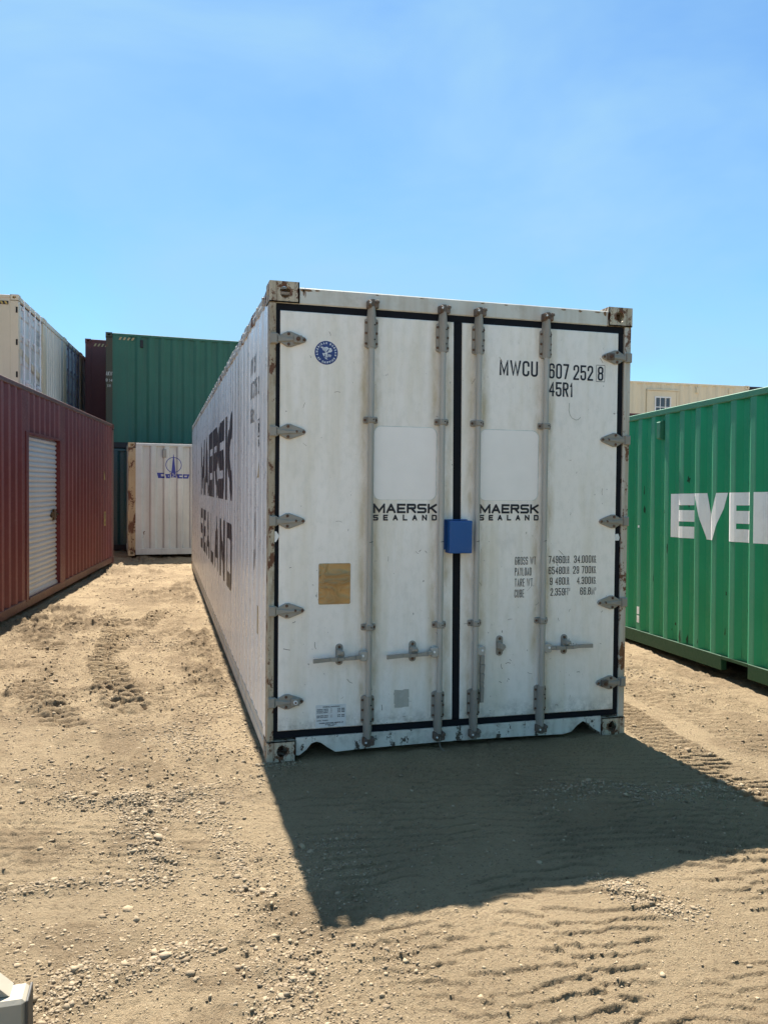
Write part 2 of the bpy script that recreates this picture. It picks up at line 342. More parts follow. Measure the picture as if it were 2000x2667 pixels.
# ------------------------------------------------------------------ stroke lettering
def arc(cx, cy, rx, ry, a0, a1, n=4):
    return [(cx+rx*math.cos(R(a0+(a1-a0)*i/n)), cy+ry*math.sin(R(a0+(a1-a0)*i/n))) for i in range(n+1)]
def glyph(ch, rx, ry, bold=False):
    TL, TR, BR, BL = (lambda a=180, b=90: arc(rx, 1-ry, rx, ry, a, b)), (lambda a=90, b=0: arc(1-rx, 1-ry, rx, ry, a, b)), (lambda a=0, b=-90: arc(1-rx, ry, rx, ry, a, b)), (lambda a=270, b=180: arc(rx, ry, rx, ry, a, b))
    h = .52; r2 = min(ry, .22)
    def tr(): return arc(1-rx, 1-r2, rx, r2, 90, 0)+arc(1-rx, h+r2, rx, r2, 0, -90)
    def br(t=h): return arc(1-rx, t-r2, rx, r2, 90, 0)+arc(1-rx, r2, rx, r2, 0, -90)
    g = {
     'O': [TL()+TR()+BR()+BL()+[(0, 1-ry)]], '0': [TL()+TR()+BR()+BL()+[(0, 1-ry)]],
     'C': [[(1, .74)]+TR(0, 90)+TL(90, 180)+BL(180, 270)+BR(-90, 0)+[(1, .26)]],
     'G': [[(1, .74)]+TR(0, 90)+TL(90, 180)+BL(180, 270)+BR(-90, 0)+[(1, .5), (.55, .5)]],
     'U': [[(0, 1)]+BL(180, 270)+BR(-90, 0)+[(1, 1)]],
     'D': [[(0, 0), (0, 1)]+TR()+BR()+[(0, 0)]],
     'B': [[(0, 0), (0, 1)]+tr()+[(0, h)], [(0, h)]+br()+[(0, 0)]],
     'P': [[(0, 0), (0, 1)]+tr()+[(0, h)]], 'R': [[(0, 0), (0, 1)]+tr()+[(0, h)], [(.5, h), (1, 0)]],
     'E': [[(1, 1), (0, 1), (0, 0), (1, 0)], [(0, .5), (.88, .5)]], 'F': [[(1, 1), (0, 1), (0, 0)], [(0, .5), (.88, .5)]],
     'L': [[(0, 1), (0, 0), (1, 0)]], 'I': [[(.5, 0), (.5, 1)]], 'T': [[(0, 1), (1, 1)], [(.5, 1), (.5, 0)]], 'H': [[(0, 0), (0, 1)], [(1, 0), (1, 1)], [(0, .5), (1, .5)]],
     'A': [[(0, 0), (.5, 1), (1, 0)], [(.2, .3), (.8, .3)]], 'V': [[(0, 1), (.5, 0), (1, 1)]], 'W': [[(0, 1), (.26, 0), (.5, .9), (.74, 0), (1, 1)]],
     'M': [[(0, 0), (0, 1), (.5, .12), (1, 1), (1, 0)]], 'N': [[(0, 0), (0, 1), (1, 0), (1, 1)]], 'K': [[(0, 0), (0, 1)], [(0, .42), (1, 1)], [(.36, .58), (1, 0)]],
     'Y': [[(0, 1), (.5, .45), (1, 1)], [(.5, .45), (.5, 0)]], 'X': [[(0, 0), (1, 1)], [(0, 1), (1, 0)]],
     'S': [[(1, .78)]+arc(1-rx, 1-r2, rx, r2, 0, 90)+arc(rx, 1-r2, rx, r2, 90, 180)+arc(rx, h+r2*.9, rx, r2, 180, 270)+arc(1-rx, h-r2*.9, rx, r2, 90, 0)+arc(1-rx, r2, rx, r2, 0, -90)+arc(rx, r2, rx, r2, 270, 180)+[(0, .24)]],
     '1': [[(.2, .8), (.6, 1), (.6, 0)]], '7': [[(0, 1), (1, 1), (.35, 0)]], '4': [[(.8, 0), (.8, 1), (0, .3), (1, .3)]],
     '2': [[(0, .72)]+arc(rx, 1-r2, rx, r2, 180, 90)+arc(1-rx, 1-r2, rx, r2, 90, 0)+[(1, .62), (0, .06), (0, 0), (1, 0)]],
     '3': [[(0, .78)]+arc(rx, 1-r2, rx, r2, 180, 90)+tr()+[(.35, h)], [(.35, h)]+br()+arc(rx, r2, rx, r2, 270, 180)+[(0, .24)]],
     '5': [[(1, 1), (0, 1), (0, .55)]+arc(1-rx, .6-r2, rx, r2, 90, 0)+arc(1-rx, r2, rx, r2, 0, -90)+arc(rx, r2, rx, r2, 270, 180)+[(0, .24)]],
     '6': [[(1, .76)]+TR(0, 90)+TL(90, 180)+BL(180, 270)+BR(-90, 0)+arc(1-rx, .56-r2, rx, r2, 0, 90)+[(0, .54)]],
     '9': [[(0, .24)]+BL(180, 270)+BR(-90, 0)+TR(0, 90)+TL(90, 180)+arc(rx, .44+r2, rx, r2, 180, 270)+[(1, .46)]],
     '8': [[(0, 1-r2)]+arc(rx, 1-r2, rx, r2, 180, 90)+tr()+arc(rx, h+r2, rx, r2, 270, 180)+[(0, 1-r2)], [(0, r2)]+arc(rx, h-r2, rx, r2, 180, 90)+br()+arc(rx, r2, rx, r2, 270, 180)+[(0, r2)]],
     "'": [[(.5, 1), (.5, .75)]], '-': [[(0, .5), (1, .5)]],
    }
    if bold:
        c = min(rx, .2); k = min(ry, .1)
        g['S'] = [[(1, 1), (c, 1), (0, 1-k), (0, .5+k), (c, .5), (1-c, .5), (1, .5-k), (1, k), (1-c, 0), (0, 0)]]
    return g.get(ch)
def clip(poly, a, b, c):                       # keep a*u+b*v+c>=0
    out = []
    for i in range(len(poly)):
        p, q = poly[i], poly[(i+1) % len(poly)]
        dp, dq = a*p[0]+b*p[1]+c, a*q[0]+b*q[1]+c
        if dp >= 0: out.append(p)
        if (dp >= 0) != (dq >= 0):
            t = dp/(dp-dq); out.append((p[0]+(q[0]-p[0])*t, p[1]+(q[1]-p[1])*t))
    return out
def stroke_polys(pts, hw, closed):
    n = len(pts); P = [Vector(p) for p in pts]
    q = [P[0]]
    for x in P[1:]:
        if (x-q[-1]).length > 1e-6: q.append(x)
    P = q; n = len(P)
    if n < 2: return []
    cl = (P[0]-P[-1]).length < 1e-5
    if cl: P = P[:-1]; n -= 1
    L, Rr = [], []
    for i in range(n):
        a = P[i]-P[i-1] if (i > 0 or cl) else P[1]-P[0]
        b = P[(i+1) % n]-P[i] if (i < n-1 or cl) else P[i]-P[i-1]
        a, b = a.normalized(), b.normalized(); na, nb = Vector((-a.y, a.x)), Vector((-b.y, b.x))
        m = (na+nb); m = m.normalized() if m.length > 1e-4 else na
        k = hw/max(.38, m.dot(na))
        p = P[i].copy()
        if not cl and i == 0: p -= b*hw
        if not cl and i == n-1: p += a*hw
        L.append(p+m*k); Rr.append(p-m*k)
    out = []
    for i in range(n if cl else n-1):
        j = (i+1) % n
        out.append([tuple(L[i]), tuple(L[j]), tuple(Rr[j]), tuple(Rr[i])])
    return out
WID = {'I': .32, '1': .62, 'M': 1.25, 'W': 1.55, "'": .2, 'L': .9, 'E': .92, 'F': .9}
def text(s, u0, v0, h, w=None, gw=None, st=.1, gap=.25, rad=.3, align='l', raw=False):
    """polygons of a line of lettering: h height, w total width (or gw glyph width), st stroke, gap as part of glyph width"""
    def adv(k): return sum({' ': .45, '.': .18}.get(c, WID.get(c, 1.))+gap for c in k)-gap
    if gw is None: gw = w/adv(s)
    tot = adv(s)*gw
    u = u0-(tot if align == 'r' else tot/2 if align == 'c' else 0)
    out = []; hw = st/2
    for c in s:
        cw = {' ': .45, '.': .18}.get(c, WID.get(c, 1.))*gw
        gp = []
        if c == '.':
            gp.append([(u, v0), (u+max(cw, st), v0), (u+max(cw, st), v0+st), (u, v0+st)])
        elif c != ' ':
            iw, ih = max(cw-st, 1e-4), h-st; r = min(rad*gw, iw/2, ih/4)
            rx, ry = min(.5, r/iw), r/ih
            for k, pl in enumerate(glyph(c, rx, ry, st/h > .17) or []):
                for q in stroke_polys([(u+hw+a*iw, v0+hw+b*ih) for a, b in pl], hw, False):
                    for cc in ((1, 0, -u), (-1, 0, u+cw), (0, 1, -v0), (0, -1, v0+h)):
                        q = clip(q, *cc)
                        if len(q) < 3: break
                    if len(q) >= 3: gp.append(q)
        out.append((u+cw/2, gp)); u += cw+gap*gw
    return out if raw else [q for _, gp in out for q in gp]
def print_mesh(mb, polys, fn, lift=.0012, step=.00004):
    for i, q in enumerate(polys):
        d = lift+step*(i % 12); mb.face([fn(u, v, d) for u, v in q])
def split_folds(polys, folds):
    out = []
    for q in polys:
        a, b = min(p[0] for p in q), max(p[0] for p in q)
        cuts = [a-1]+[f for f in folds if a < f < b]+[b+1]
        for i in range(len(cuts)-1):
            r = clip(clip(q, 1, 0, -cuts[i]), -1, 0, cuts[i+1]) if len(q) > 2 else []
            if len(r) >= 3: out.append(r)
    return out
def disc(cx, cy, r, n=28): return [(cx+r*math.cos(2*math.pi*i/n), cy+r*math.sin(2*math.pi*i/n)) for i in range(n)]
def ring(cx, cy, r0, r1, n=40, a0=0, a1=360):
    o = []
    for i in range(n):
        a, b = R(a0+(a1-a0)*i/n), R(a0+(a1-a0)*(i+1)/n)
        o.append([(cx+r0*math.cos(a), cy+r0*math.sin(a)), (cx+r1*math.cos(a), cy+r1*math.sin(a)), (cx+r1*math.cos(b), cy+r1*math.sin(b)), (cx+r0*math.cos(b), cy+r0*math.sin(b))])
    return o
def rrect(x0, x1, z0, z1, r, n=5):
    return arc(x1-r, z1-r, r, r, 0, 90, n)+arc(x0+r, z1-r, r, r, 90, 180, n)+arc(x0+r, z0+r, r, r, 180, 270, n)+arc(x1-r, z0+r, r, r, 270, 360, n)

# ------------------------------------------------------------------ numpy noise
def vn(x, y, seed=0):
    xi, yi = np.floor(x).astype(np.int64), np.floor(y).astype(np.int64); fx, fy = x-xi, y-yi
    fx = fx*fx*fx*(fx*(fx*6-15)+10); fy = fy*fy*fy*(fy*(fy*6-15)+10)
    def hsh(a, b):
        n = (a*374761393+b*668265263+seed*1442695041) & 0xffffffff
        n = ((n ^ (n >> 13))*1274126177) & 0xffffffff
        return ((n ^ (n >> 16)) & 0xffff)/65535.
    return (hsh(xi, yi)*(1-fx)+hsh(xi+1, yi)*fx)*(1-fy)+(hsh(xi, yi+1)*(1-fx)+hsh(xi+1, yi+1)*fx)*fy-.5
def fbm(x, y, f, octv, seed=0, gain=.5):
    s = 0; a = 1
    for i in range(octv): s = s+a*vn(x*f+17.3*i, y*f-9.1*i, seed+i); f *= 2.03; a *= gain
    return s
def sstep(a, b, x):
    t = np.clip((x-a)/(b-a), 0, 1); return t*t*(3-2*t)
def path_coords(x, y, pts):
    best = np.full(x.shape, 1e9); lat = np.zeros_like(x); along = np.zeros_like(x); acc = 0.
    for (ax, ay), (bx, by) in zip(pts[:-1], pts[1:]):
        dx, dy = bx-ax, by-ay; L = math.hypot(dx, dy); t = np.clip(((x-ax)*dx+(y-ay)*dy)/L/L, 0, 1)
        px, py = x-(ax+t*dx), y-(ay+t*dy); d = np.hypot(px, py); m = d < best
        best = np.where(m, d, best); lat = np.where(m, (px*dy-py*dx)/L, lat); along = np.where(m, acc+t*L, along); acc += L
    return best, lat, along

TRACKS = [([(-.62, 6.2), (-.75, 5.45), (-.94, 4.64), (-1.06, 3.78)], .14, .115, .022), ([(-1.13, 5.6), (-1.11, 5.14), (-1.11, 3.79), (-1.11, 3.05), (-.99, 2.27), (-.86, 1.39)], .17, .12, .026),
          ([(-1.72, 4.2), (-1.7, 3.36), (-1.65, 2.28), (-1.41, 1.52), (-1.2, .9)], .16, .12, .014), ([(2.85, 1.6), (2.7, .35), (2.58, -.41), (2.54, -.96), (2.55, -1.7)], .17, .075, .013),
          ([(-.3, 7.8), (-.42, 5.9), (-.5, 4.6)], .13, .09, .006), ([(3.3, 2.6), (3.25, .8), (3.2, -.6)], .2, .09, .006)]
RIDGES = [([(-1.25, -1.36), (-1.03, -1.31), (-.8, -1.31), (-.6, -1.33)], .06, .022), ([(-1.03, -2.16), (-.84, -1.89), (-.7, -1.75)], .06, .02), ([(-.98, -2.25), (-.71, -1.99), (-.43, -1.87)], .06, .02),
          ([(-.75, -.45), (-.69, -.9), (-.6, -1.16)], .09, .02), ([(-1.12, -.33), (-.79, -.42), (-.37, -.34)], .07, .015), ([(1.44, -.9), (1.81, -.91), (1.92, -1.08), (2.51, -1.16)], .09, .02)]
def ground_height(x, y, fine=True):
    h = .05*np.exp(-((x-2.15)**2+(y+1.75)**2)/1.0)
    h = h-.10*sstep(3.3, 4.4, x)*sstep(-9, 5, y)-.0*x
    h = h+.02*fbm(x, y, .5, 2, 3)*sstep(.4, 1.5, np.abs(x-1.2))
    far = np.hypot(x-1, y-2)
    h = h+.5*fbm(x, y, .02, 2, 9)*sstep(60, 160, far)
    soil_shade = np.zeros_like(x); pale = np.zeros_like(x)
    # wheel-loader ripples in front of the doors, each with its steep face away from the sun
    wx, wy = x+.10*fbm(x, y, 1.7, 2, 21), y+.11*fbm(x*.9, y*1.3, 2.2, 3, 22)+.31*x
    pitch = .088+.012*vn(wx*.7, wy*.0, 6); k = wy/pitch+.37*np.floor(wx/.42+.5*vn(wx*.3, wy*2, 5))*1.37
    ph = k-np.floor(k); saw = np.where(ph < .11, sstep(0, .11, ph), np.clip((1-ph)/.89, 0, 1)**1.8)
    lane = .6+.4*sstep(-.15, .25, vn(wx*2.3, wy*1.2, 31)+.1)
    reg = sstep(-.1, .3, x+.10*(y+2))*sstep(.5, -.3, y)*sstep(3.0, 2.3, x)*sstep(-5, -4, y)
    brk = .12+.88*sstep(-.2, .12, fbm(x, y, 3.4, 2, 33)+.12)
    deep = .7+.3*sstep(-1.2, -2.0, y)
    h = h+reg*lane*brk*deep*.0165*saw
    pale = pale+reg*.55*sstep(.0, .3, vn(wx*1.4, wy*.5, 41)+.15)
    reg2 = sstep(-.1, -.5, x)*sstep(.2, -.6, y); k2 = (y+.05*fbm(x, y, 2.3, 2, 51)+.25*x)/.075; ph2 = k2-np.floor(k2)
    h = h+reg2*.009*np.where(ph2 < .2, ph2/.2, (1-ph2)/.8)*sstep(0, .25, vn(x*2, y*2, 55)+.1)
    for pts, w, pit, dep in TRACKS:
        dep = dep*2.3
        d, lat, al = path_coords(x, y, pts); wv = .03*fbm(x, y, 4, 2, 61)
        m = sstep(w, w*.85, d+wv)*sstep(-.25, .0, fbm(x, y, 2.2, 2, 63)+.15)
        q = (al+.22*lat+np.where(lat > .02, .4*pit, 0)+.02*fbm(x, y, 6, 2, 66))/pit; q = q-np.floor(q)
        lug = sstep(.0, .14, q)*sstep(.62, .48, q)
        h = h+m*dep*.8*(lug-.6)+.12*dep*np.exp(-((d-w)/.05)**2)
        soil_shade = np.maximum(soil_shade, m*(.35+.65*(1-lug))*min(1, dep/.03))  # turned earth, with shade painted darker into the grooves between lugs
    for pts, w, dep in RIDGES:
        d, lat, al = path_coords(x, y, pts); h = h+dep*np.exp(-(d/w)**2)*(.6+1.4*vn(x*7, y*7, 71)); soil_shade = np.maximum(soil_shade, .35*np.exp(-(d/w)**2))
    # churned clods in the lane between the boxes
    rough = (.3+.7*sstep(1.0, 2.6, y))*sstep(.0, -.15, x)+.35*sstep(2.4, 2.7, x)*sstep(-.5, 1, y)
    cl = sstep(-.02, .3, fbm(x, y, 1.1, 2, 81))
    b = np.abs(fbm(x, y, 5, 4, 83, .6)); h = h+rough*(.03+.10*cl)*(b-.2)
    soil_shade = np.maximum(soil_shade, rough*(.35+.65*cl)*.8*sstep(.12, .34, b)); pale = pale+rough*.5*sstep(.05, .3, -fbm(x, y, 1.1, 2, 81))
    if fine:
        h = h+(.014-.008*reg)*fbm(x, y, 8, 3, 91, .55)+.007*fbm(x, y, 38, 3, 95, .6)*(.35+1.3*sstep(-.2, .3, fbm(x, y, 1.3, 2, 98)))
        g = sstep(.02, .32, fbm(x, y, 2.3, 4, 97, .6)); soil_shade = np.maximum(soil_shade, .55*g*(1-.75*reg)); crest = reg*lane*brk*sstep(.75, 1, saw)*.0; soil_shade = np.maximum(soil_shade, reg*brk*.75*sstep(.12, .0, ph))  # last term paints shade onto the steep ripple faces
        h = h+.010*g*np.abs(fbm(x, y, 24, 2, 99))
    return h, np.clip(soil_shade, 0, 1), np.clip(pale*(1-soil_shade), 0, 1)

# ------------------------------------------------------------------ ground
def axis(parts, lo, hi):
    a = []
    for s, e, st in parts: a += list(np.arange(s, e-st*.5, st))
    a.append(parts[-1][1]); st = parts[0][2]; x = parts[0][0]; pre = []
    while x > lo: st *= 1.22; x -= st; pre.append(x)
    st = parts[-1][2]; x = parts[-1][1]; post = []
    while x < hi: st *= 1.22; x += st; post.append(x)
    return np.array(pre[::-1]+a+post)
def make_ground():
    X = axis([(-4.2, -2.2, .04), (-2.2, -.3, .011), (-.3, 3.3, .0105), (3.3, 5.6, .03)], -600, 600)
    Y = axis([(-3.1, -.5, .0052), (-.5, 2.2, .0125), (2.2, 6.2, .018), (6.2, 10, .04), (10, 17, .08)], -300, 900)
    gx, gy = np.meshgrid(X, Y); nx, ny = len(X), len(Y)
    h, soil_shade, pale = ground_height(gx.ravel(), gy.ravel())
    co = np.stack([gx.ravel(), gy.ravel(), h], 1).astype(np.float32)
    i = np.arange((nx-1)*(ny-1)); r, c = i//(nx-1), i % (nx-1); a = r*nx+c
    quads = np.stack([a, a+1, a+nx+1, a+nx], 1).astype(np.int32)
    me = bpy.data.meshes.new('ground'); me.vertices.add(len(co)); me.vertices.foreach_set('co', co.ravel())
    me.loops.add(quads.size); me.loops.foreach_set('vertex_index', quads.ravel())
    me.polygons.add(len(quads)); me.polygons.foreach_set('loop_start', np.arange(0, quads.size, 4, dtype=np.int32))
    me.polygons.foreach_set('use_smooth', np.ones(len(quads), dtype=bool))
    me.update(); me.materials.append(M['ground'])
    at = me.color_attributes.new('soil_shade', 'FLOAT_COLOR', 'POINT')
    at.data.foreach_set('color', np.stack([soil_shade, pale, soil_shade*0, soil_shade*0+1], 1).astype(np.float32).ravel())
    o = link('ground', me); o['kind'] = 'structure'; o['label'] = 'dry tan dirt yard with tyre tread marks'
    return o
make_ground()

# loose gravel
def make_gravel():
    rng = np.random.default_rng(11)
    clusters = [([(-1.12, -.33), (-.79, -.44), (-.37, -.34)], .05, 330, .011), ([(-.75, -.45), (-.69, -.9), (-.6, -1.16), (-.62, -1.34)], .055, 620, .011), ([(-.62, -1.34), (-.8, -1.31), (-1.03, -1.3), (-1.3, -1.37)], .035, 330, .010),
                ([(-.39, -.64), (-.32, -.99), (-.29, -1.32), (-.33, -1.38)], .04, 330, .010), ([(-.31, -1.49), (-.16, -1.56)], .04, 90, .011), ([(-1.05, -2.2), (-.84, -1.89)], .045, 260, .010), ([(-1.0, -2.25), (-.71, -1.97), (-.43, -1.87)], .05, 380, .010),
                ([(1.19, -1.85), (1.27, -2.06), (1.37, -2.19)], .05, 520, .009), ([(1.40, -.9), (1.81, -.91), (1.92, -1.1), (2.55, -1.16)], .075, 700, .011), ([(-.03, -.03), (.19, -.05)], .03, 160, .010), ([(-.58, .85), (-.35, .36)], .12, 480, .011),
                ([(-.79, -.44), (-.35, -.6)], .12, 620, .010), ([(-.24, -1.99), (-.19, -2.19), (-.36, -2.4)], .07, 260, .010), ([(3.5, 2.2), (3.9, .9)], .14, 350, .012), ([(-.06, .1), (-.06, 3.)], .04, 200, .01)]
    px, py, ps, pt = [], [], [], []
    for pts, w, n, s in clusters:
        seg = np.array([math.hypot(b[0]-a[0], b[1]-a[1]) for a, b in zip(pts[:-1], pts[1:])]); pr = seg/seg.sum()
        n = int(n*1.9); s = s*.60; k = rng.choice(len(seg), n, p=pr); t = rng.random(n); P = np.array(pts)
        q = P[k]*(1-t[:, None])+P[k+1]*t[:, None]+rng.normal(0, w, (n, 2))
        px.append(q[:, 0]); py.append(q[:, 1]); ps.append(s*rng.lognormal(-.25, .45, n)); pt.append(rng.random(n)*.55+.1)
    def scatter(n, x0, x1, y0, y1, s, f, seed, thr):
        x, y = rng.uniform(x0, x1, n*3), rng.uniform(y0, y1, n*3); k = fbm(x, y, f, 3, seed)+rng.normal(0, .12, n*3) > thr
        x, y = x[k][:n], y[k][:n]; px.append(x); py.append(y); ps.append(s*rng.lognormal(-.3, .5, len(x))); pt.append(rng.random(len(x))*.25)
    scatter(9000, -1.5, -.05, -2.9, -.2, .0046, 2.2, 101, -.02)
    scatter(3600, -.3, .3, -2.9, -1.0, .0045, 2.4, 104, .0)
    scatter(4200, -.1, 3.2, -2.9, -.1, .0036, 2.0, 102, .05)
    scatter(6000, -2.4, -.02, -.4, 4.5, .0068, 1.6, 103, .02)
    scatter(1400, -2.3, -.02, 4, 13.5, .011, 1.0, 105, .03)
    scatter(1500, 2.45, 4.5, -1.5, 4.0, .0065, 1.6, 106, .05)
    scatter(15000, -1.4, 3.0, -2.9, .2, .0034, 3.0, 109, -.1)
    scatter(9000, -2.4, -.02, .0, 6.5, .0062, 2.2, 110, -.05)
    scatter(2500, 2.45, 4.3, -1.2, 4.5, .006, 2.2, 111, -.05)
    scatter(150, -1.5, 3., -2.9, 3., .011, .8, 107, .0)
    px, py, ps, pt = map(np.concatenate, (px, py, ps, pt)); n = len(px)
    ok = ~((px > -.002) & (px < 2.44) & (py > -.002)); px, py, ps, pt = px[ok], py[ok], ps[ok], pt[ok]; n = len(px)
    ps = np.clip(ps, .0016, .024)
    bm = bmesh.new(); bmesh.ops.create_icosphere(bm, subdivisions=1, radius=1); bv = np.array([v.co for v in bm.verts]); bf = np.array([[v.index for v in f.verts] for f in bm.faces]); bm.free()
    h, _, _ = ground_height(px, py)
    V = np.zeros((n, len(bv), 3), np.float32)
    var = [bv*(1+rng.uniform(-.5, .3, (len(bv), 1))) for _ in range(24)]
    pick = rng.integers(0, 24, n); base = np.array(var)[pick]
    sc = np.stack([ps*rng.uniform(.8, 1.5, n), ps*rng.uniform(.7, 1.2, n), ps*rng.uniform(.4, .85, n)], 1); base = base*sc[:, None, :]
    a = rng.uniform(0, 6.28, n); ca, sa = np.cos(a)[:, None], np.sin(a)[:, None]
    tl = rng.normal(0, .3, n)[:, None]
    y2, z2 = base[..., 1]*np.cos(tl)-base[..., 2]*np.sin(tl), base[..., 1]*np.sin(tl)+base[..., 2]*np.cos(tl)
    V[..., 0] = base[..., 0]*ca-y2*sa+px[:, None]; V[..., 1] = base[..., 0]*sa+y2*ca+py[:, None]; V[..., 2] = z2+(h+sc[:, 2]*.05)[:, None]
    F = (bf[None]+(np.arange(n)*len(bv))[:, None, None]).reshape(-1, 3).astype(np.int32)
    me = bpy.data.meshes.new('gravel'); me.vertices.add(n*len(bv)); me.vertices.foreach_set('co', V.ravel())
    me.loops.add(F.size); me.loops.foreach_set('vertex_index', F.ravel()); me.polygons.add(len(F)); me.polygons.foreach_set('loop_start', np.arange(0, F.size, 3, dtype=np.int32))
    me.update(); me.materials.append(M['stone'])
    at = me.color_attributes.new('tone', 'FLOAT_COLOR', 'POINT'); tone = rng.random(n)
    c = np.stack([tone, pt, tone*0, tone*0+1], 1).astype(np.float32); at.data.foreach_set('color', np.repeat(c, len(bv), 0).ravel())
    o = link('gravel', me); o['kind'] = 'stuff'; o['label'] = 'loose tan gravel and pebbles strewn over the dirt'; o['category'] = 'gravel'
make_gravel()

# ------------------------------------------------------------------ container kit
W8 = 2.438
def casting_mesh(key, cw=.178, cl=.162, ch=.118, hx=.032, hz=.036):
    m = one(key); t = .014
    def plate(fn, w, h, cx, cy, rx, ry, d):
        angs = sorted(set([2*math.pi*i/20 for i in range(20)]+[math.atan2(sy*(h/2), sx*(w/2)) % (2*math.pi) for sx, sy in ((1, 1), (-1, 1), (-1, -1), (1, -1))]))
        def outer(a):
            c, s = math.cos(a), math.sin(a); k = min((w/2)/abs(c) if abs(c) > 1e-9 else 1e9, (h/2)/abs(s) if abs(s) > 1e-9 else 1e9); return (w/2+c*k, h/2+s*k)
        A = [outer(a) for a in angs]; B = [(cx+rx*math.cos(a), cy+ry*math.sin(a)) for a in angs]
        A.append(A[0]); B.append(B[0])
        m.grid([fn(u, v, 0) for u, v in A], [fn(u, v, 0) for u, v in B]); m.grid([fn(u, v, 0) for u, v in B], [fn(u, v, d) for u, v in B])
        m.grid([fn(u, v, d) for u, v in A], [fn(u, v, d) for u, v in B])
    plate(lambda u, v, d: (u, d, v), cw, ch, cw*.52, ch*.5, hx, hz, t)
    plate(lambda u, v, d: (d, u, v), cl, ch, cl*.52, ch*.5, .036, .026, t)
    plate(lambda u, v, d: (u, v, d), cw, cl, cw*.52, cl*.52, .03, .055, t)
    m.box(0, cw, cl-.008, cl, 0, ch); m.box(cw-.008, cw, 0, cl-.008, 0, ch); m.box(0, cw-.008, 0, cl-.008, ch-.008, ch)
    return m.mesh('corner_casting')
CAST = {}
def castings(root, L, h, key, which=None, out=.006):
    if key not in CAST: CAST[key] = casting_mesh(key)
    for ix in (0, 1):
        for iy in (0, 1):
            for iz in (0, 1):
                o = link('corner_casting', CAST[key], root)
                o.location = (W8+out if ix else -out, L+out if iy else -out, h+out if iz else 0); o.scale = (-1 if ix else 1, -1 if iy else 1, -1 if iz else 1)
PA, PB, PC = .072, .068, .070
def folds(a, b, phase=0., P=.278, depth=.036, pa=PA, pb=PB):
    """(position, inward depth) fold list of a corrugated sheet between a and b; phase = start of an outer flat"""
    out = [(a, 0.)]; pc = P-pa-2*pb
    k0 = math.floor((a-phase)/P)-1; x = phase+k0*P
    pts = []
    while x < b+P:
        r_ = .014; e_ = depth*r_/pb*.42
        pts += [(x-r_*.5, e_), (x+r_*.5, 0.), (x+pa-r_*.5, 0.), (x+pa+r_*.5, e_), (x+pa+pb, depth), (x+pa+pb+pc, depth)]; x += P
    s = [p for p in pts if a+.09 < p[0] < b-.09]
    while s and s[0][1] > 0: s = s[1:]
    while s and s[-1][1] > 0: s = s[:-1]
    return out+s+[(b, 0.)]
def fold_depth(fl, x):
    for (x0, d0), (x1, d1) in zip(fl[:-1], fl[1:]):
        if x0 <= x <= x1: return d0+(d1-d0)*(x-x0)/max(1e-9, x1-x0)
    return 0.
def side_fn(side, fl=None, inset=.008):
    def fn(y, z, d):
        q = inset+(fold_depth(fl, y) if fl else 0.)-d
        return (q, y, z) if side == 0 else (W8-q, y, z)
    return fn
def sheet(root, side, fl, z0, z1, key, name='side_wall', extra=None):
    m = one(key); fn = side_fn(side, None)
    if not extra: m.grid([fn(y, z0, -d) for y, d in fl], [fn(y, z1, -d) for y, d in fl])
    else:
        for (ya, da), (yb, db) in zip(fl[:-1], fl[1:]):
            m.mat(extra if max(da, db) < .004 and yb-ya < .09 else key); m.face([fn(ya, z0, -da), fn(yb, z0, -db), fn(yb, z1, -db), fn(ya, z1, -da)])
    return m.build(name, root)
def end_sheet(root, y, fl, z0, z1, key, sgn=1):
    m = one(key); m.grid([(x, y+sgn*(.012+d), z0) for x, d in fl], [(x, y+sgn*(.012+d), z1) for x, d in fl]); return m.build('end_wall', root)

def frame(root, L, h, rail, low, post, cast, roof, castkey=None, lowh=.16, roof_up=0., pocket=None):
    """posts, rails, roof and corner castings that every box shares"""
    for x0 in (0, W8-.16):
        for y0 in (0, L-.16):
            one(post).box(x0+.001, x0+.159, y0+.001, y0+.159, .118, h-.118, .006).build('corner_post', root)
    for i, x0 in enumerate((0, W8-.06)):
        one(rail).box(x0, x0+.06, .162, L-.162, h-.065, h-.004, .006).build('top_side_rail', root)
        m = one(low); x1 = x0+.06
        if pocket and i == 0:
            for a, b in pocket: m.box(x0, x1, a, b, .02, lowh, .004)
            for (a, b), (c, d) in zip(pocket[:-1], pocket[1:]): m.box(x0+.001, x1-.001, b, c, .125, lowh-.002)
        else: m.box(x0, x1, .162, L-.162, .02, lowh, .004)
        m.build('bottom_side_rail', root)
    for y0 in (0, L-.07):
        one(rail).box(.178, W8-.178, y0, y0+.07, h-.115, h-.006, .006).build('top_end_rail', root)
        one(low).box(.178, W8-.178, y0, y0+.07, .02, .15, .006).build('bottom_end_rail', root)
    m = one(roof); y = .17; A = []
    while y < L-.2:
        for dy, dz in ((0, 0), (.05, 0), (.075, .02), (.125, .02)): A.append((y+dy, dz))
        y += .15+.05
    A.append((L-.165, 0))
    m.grid([(.058, yy, h-.026+dz+roof_up) for yy, dz in A], [(W8-.058, yy, h-.026+dz+roof_up) for yy, dz in A]); m.build('roof', root)
    castings(root, L, h, castkey or cast)
    one('blackrail').box(.07, W8-.07, .08, L-.08, .13, .15).build('floor', root)

def vent(root, side, y, z, key):
    m = one(key); fn = side_fn(side, None)
    m.prism([(y-.035, z-.09), (y+.035, z-.09), (y+.035, z+.09), (y-.035, z+.09)], fn, .0, .03, .008)
    m.prism([(y-.04, z-.1), (y+.04, z-.1), (y+.04, z+.1), (y-.04, z+.1)], fn, -.034, .004, 0)
    return m.build('vent', root)

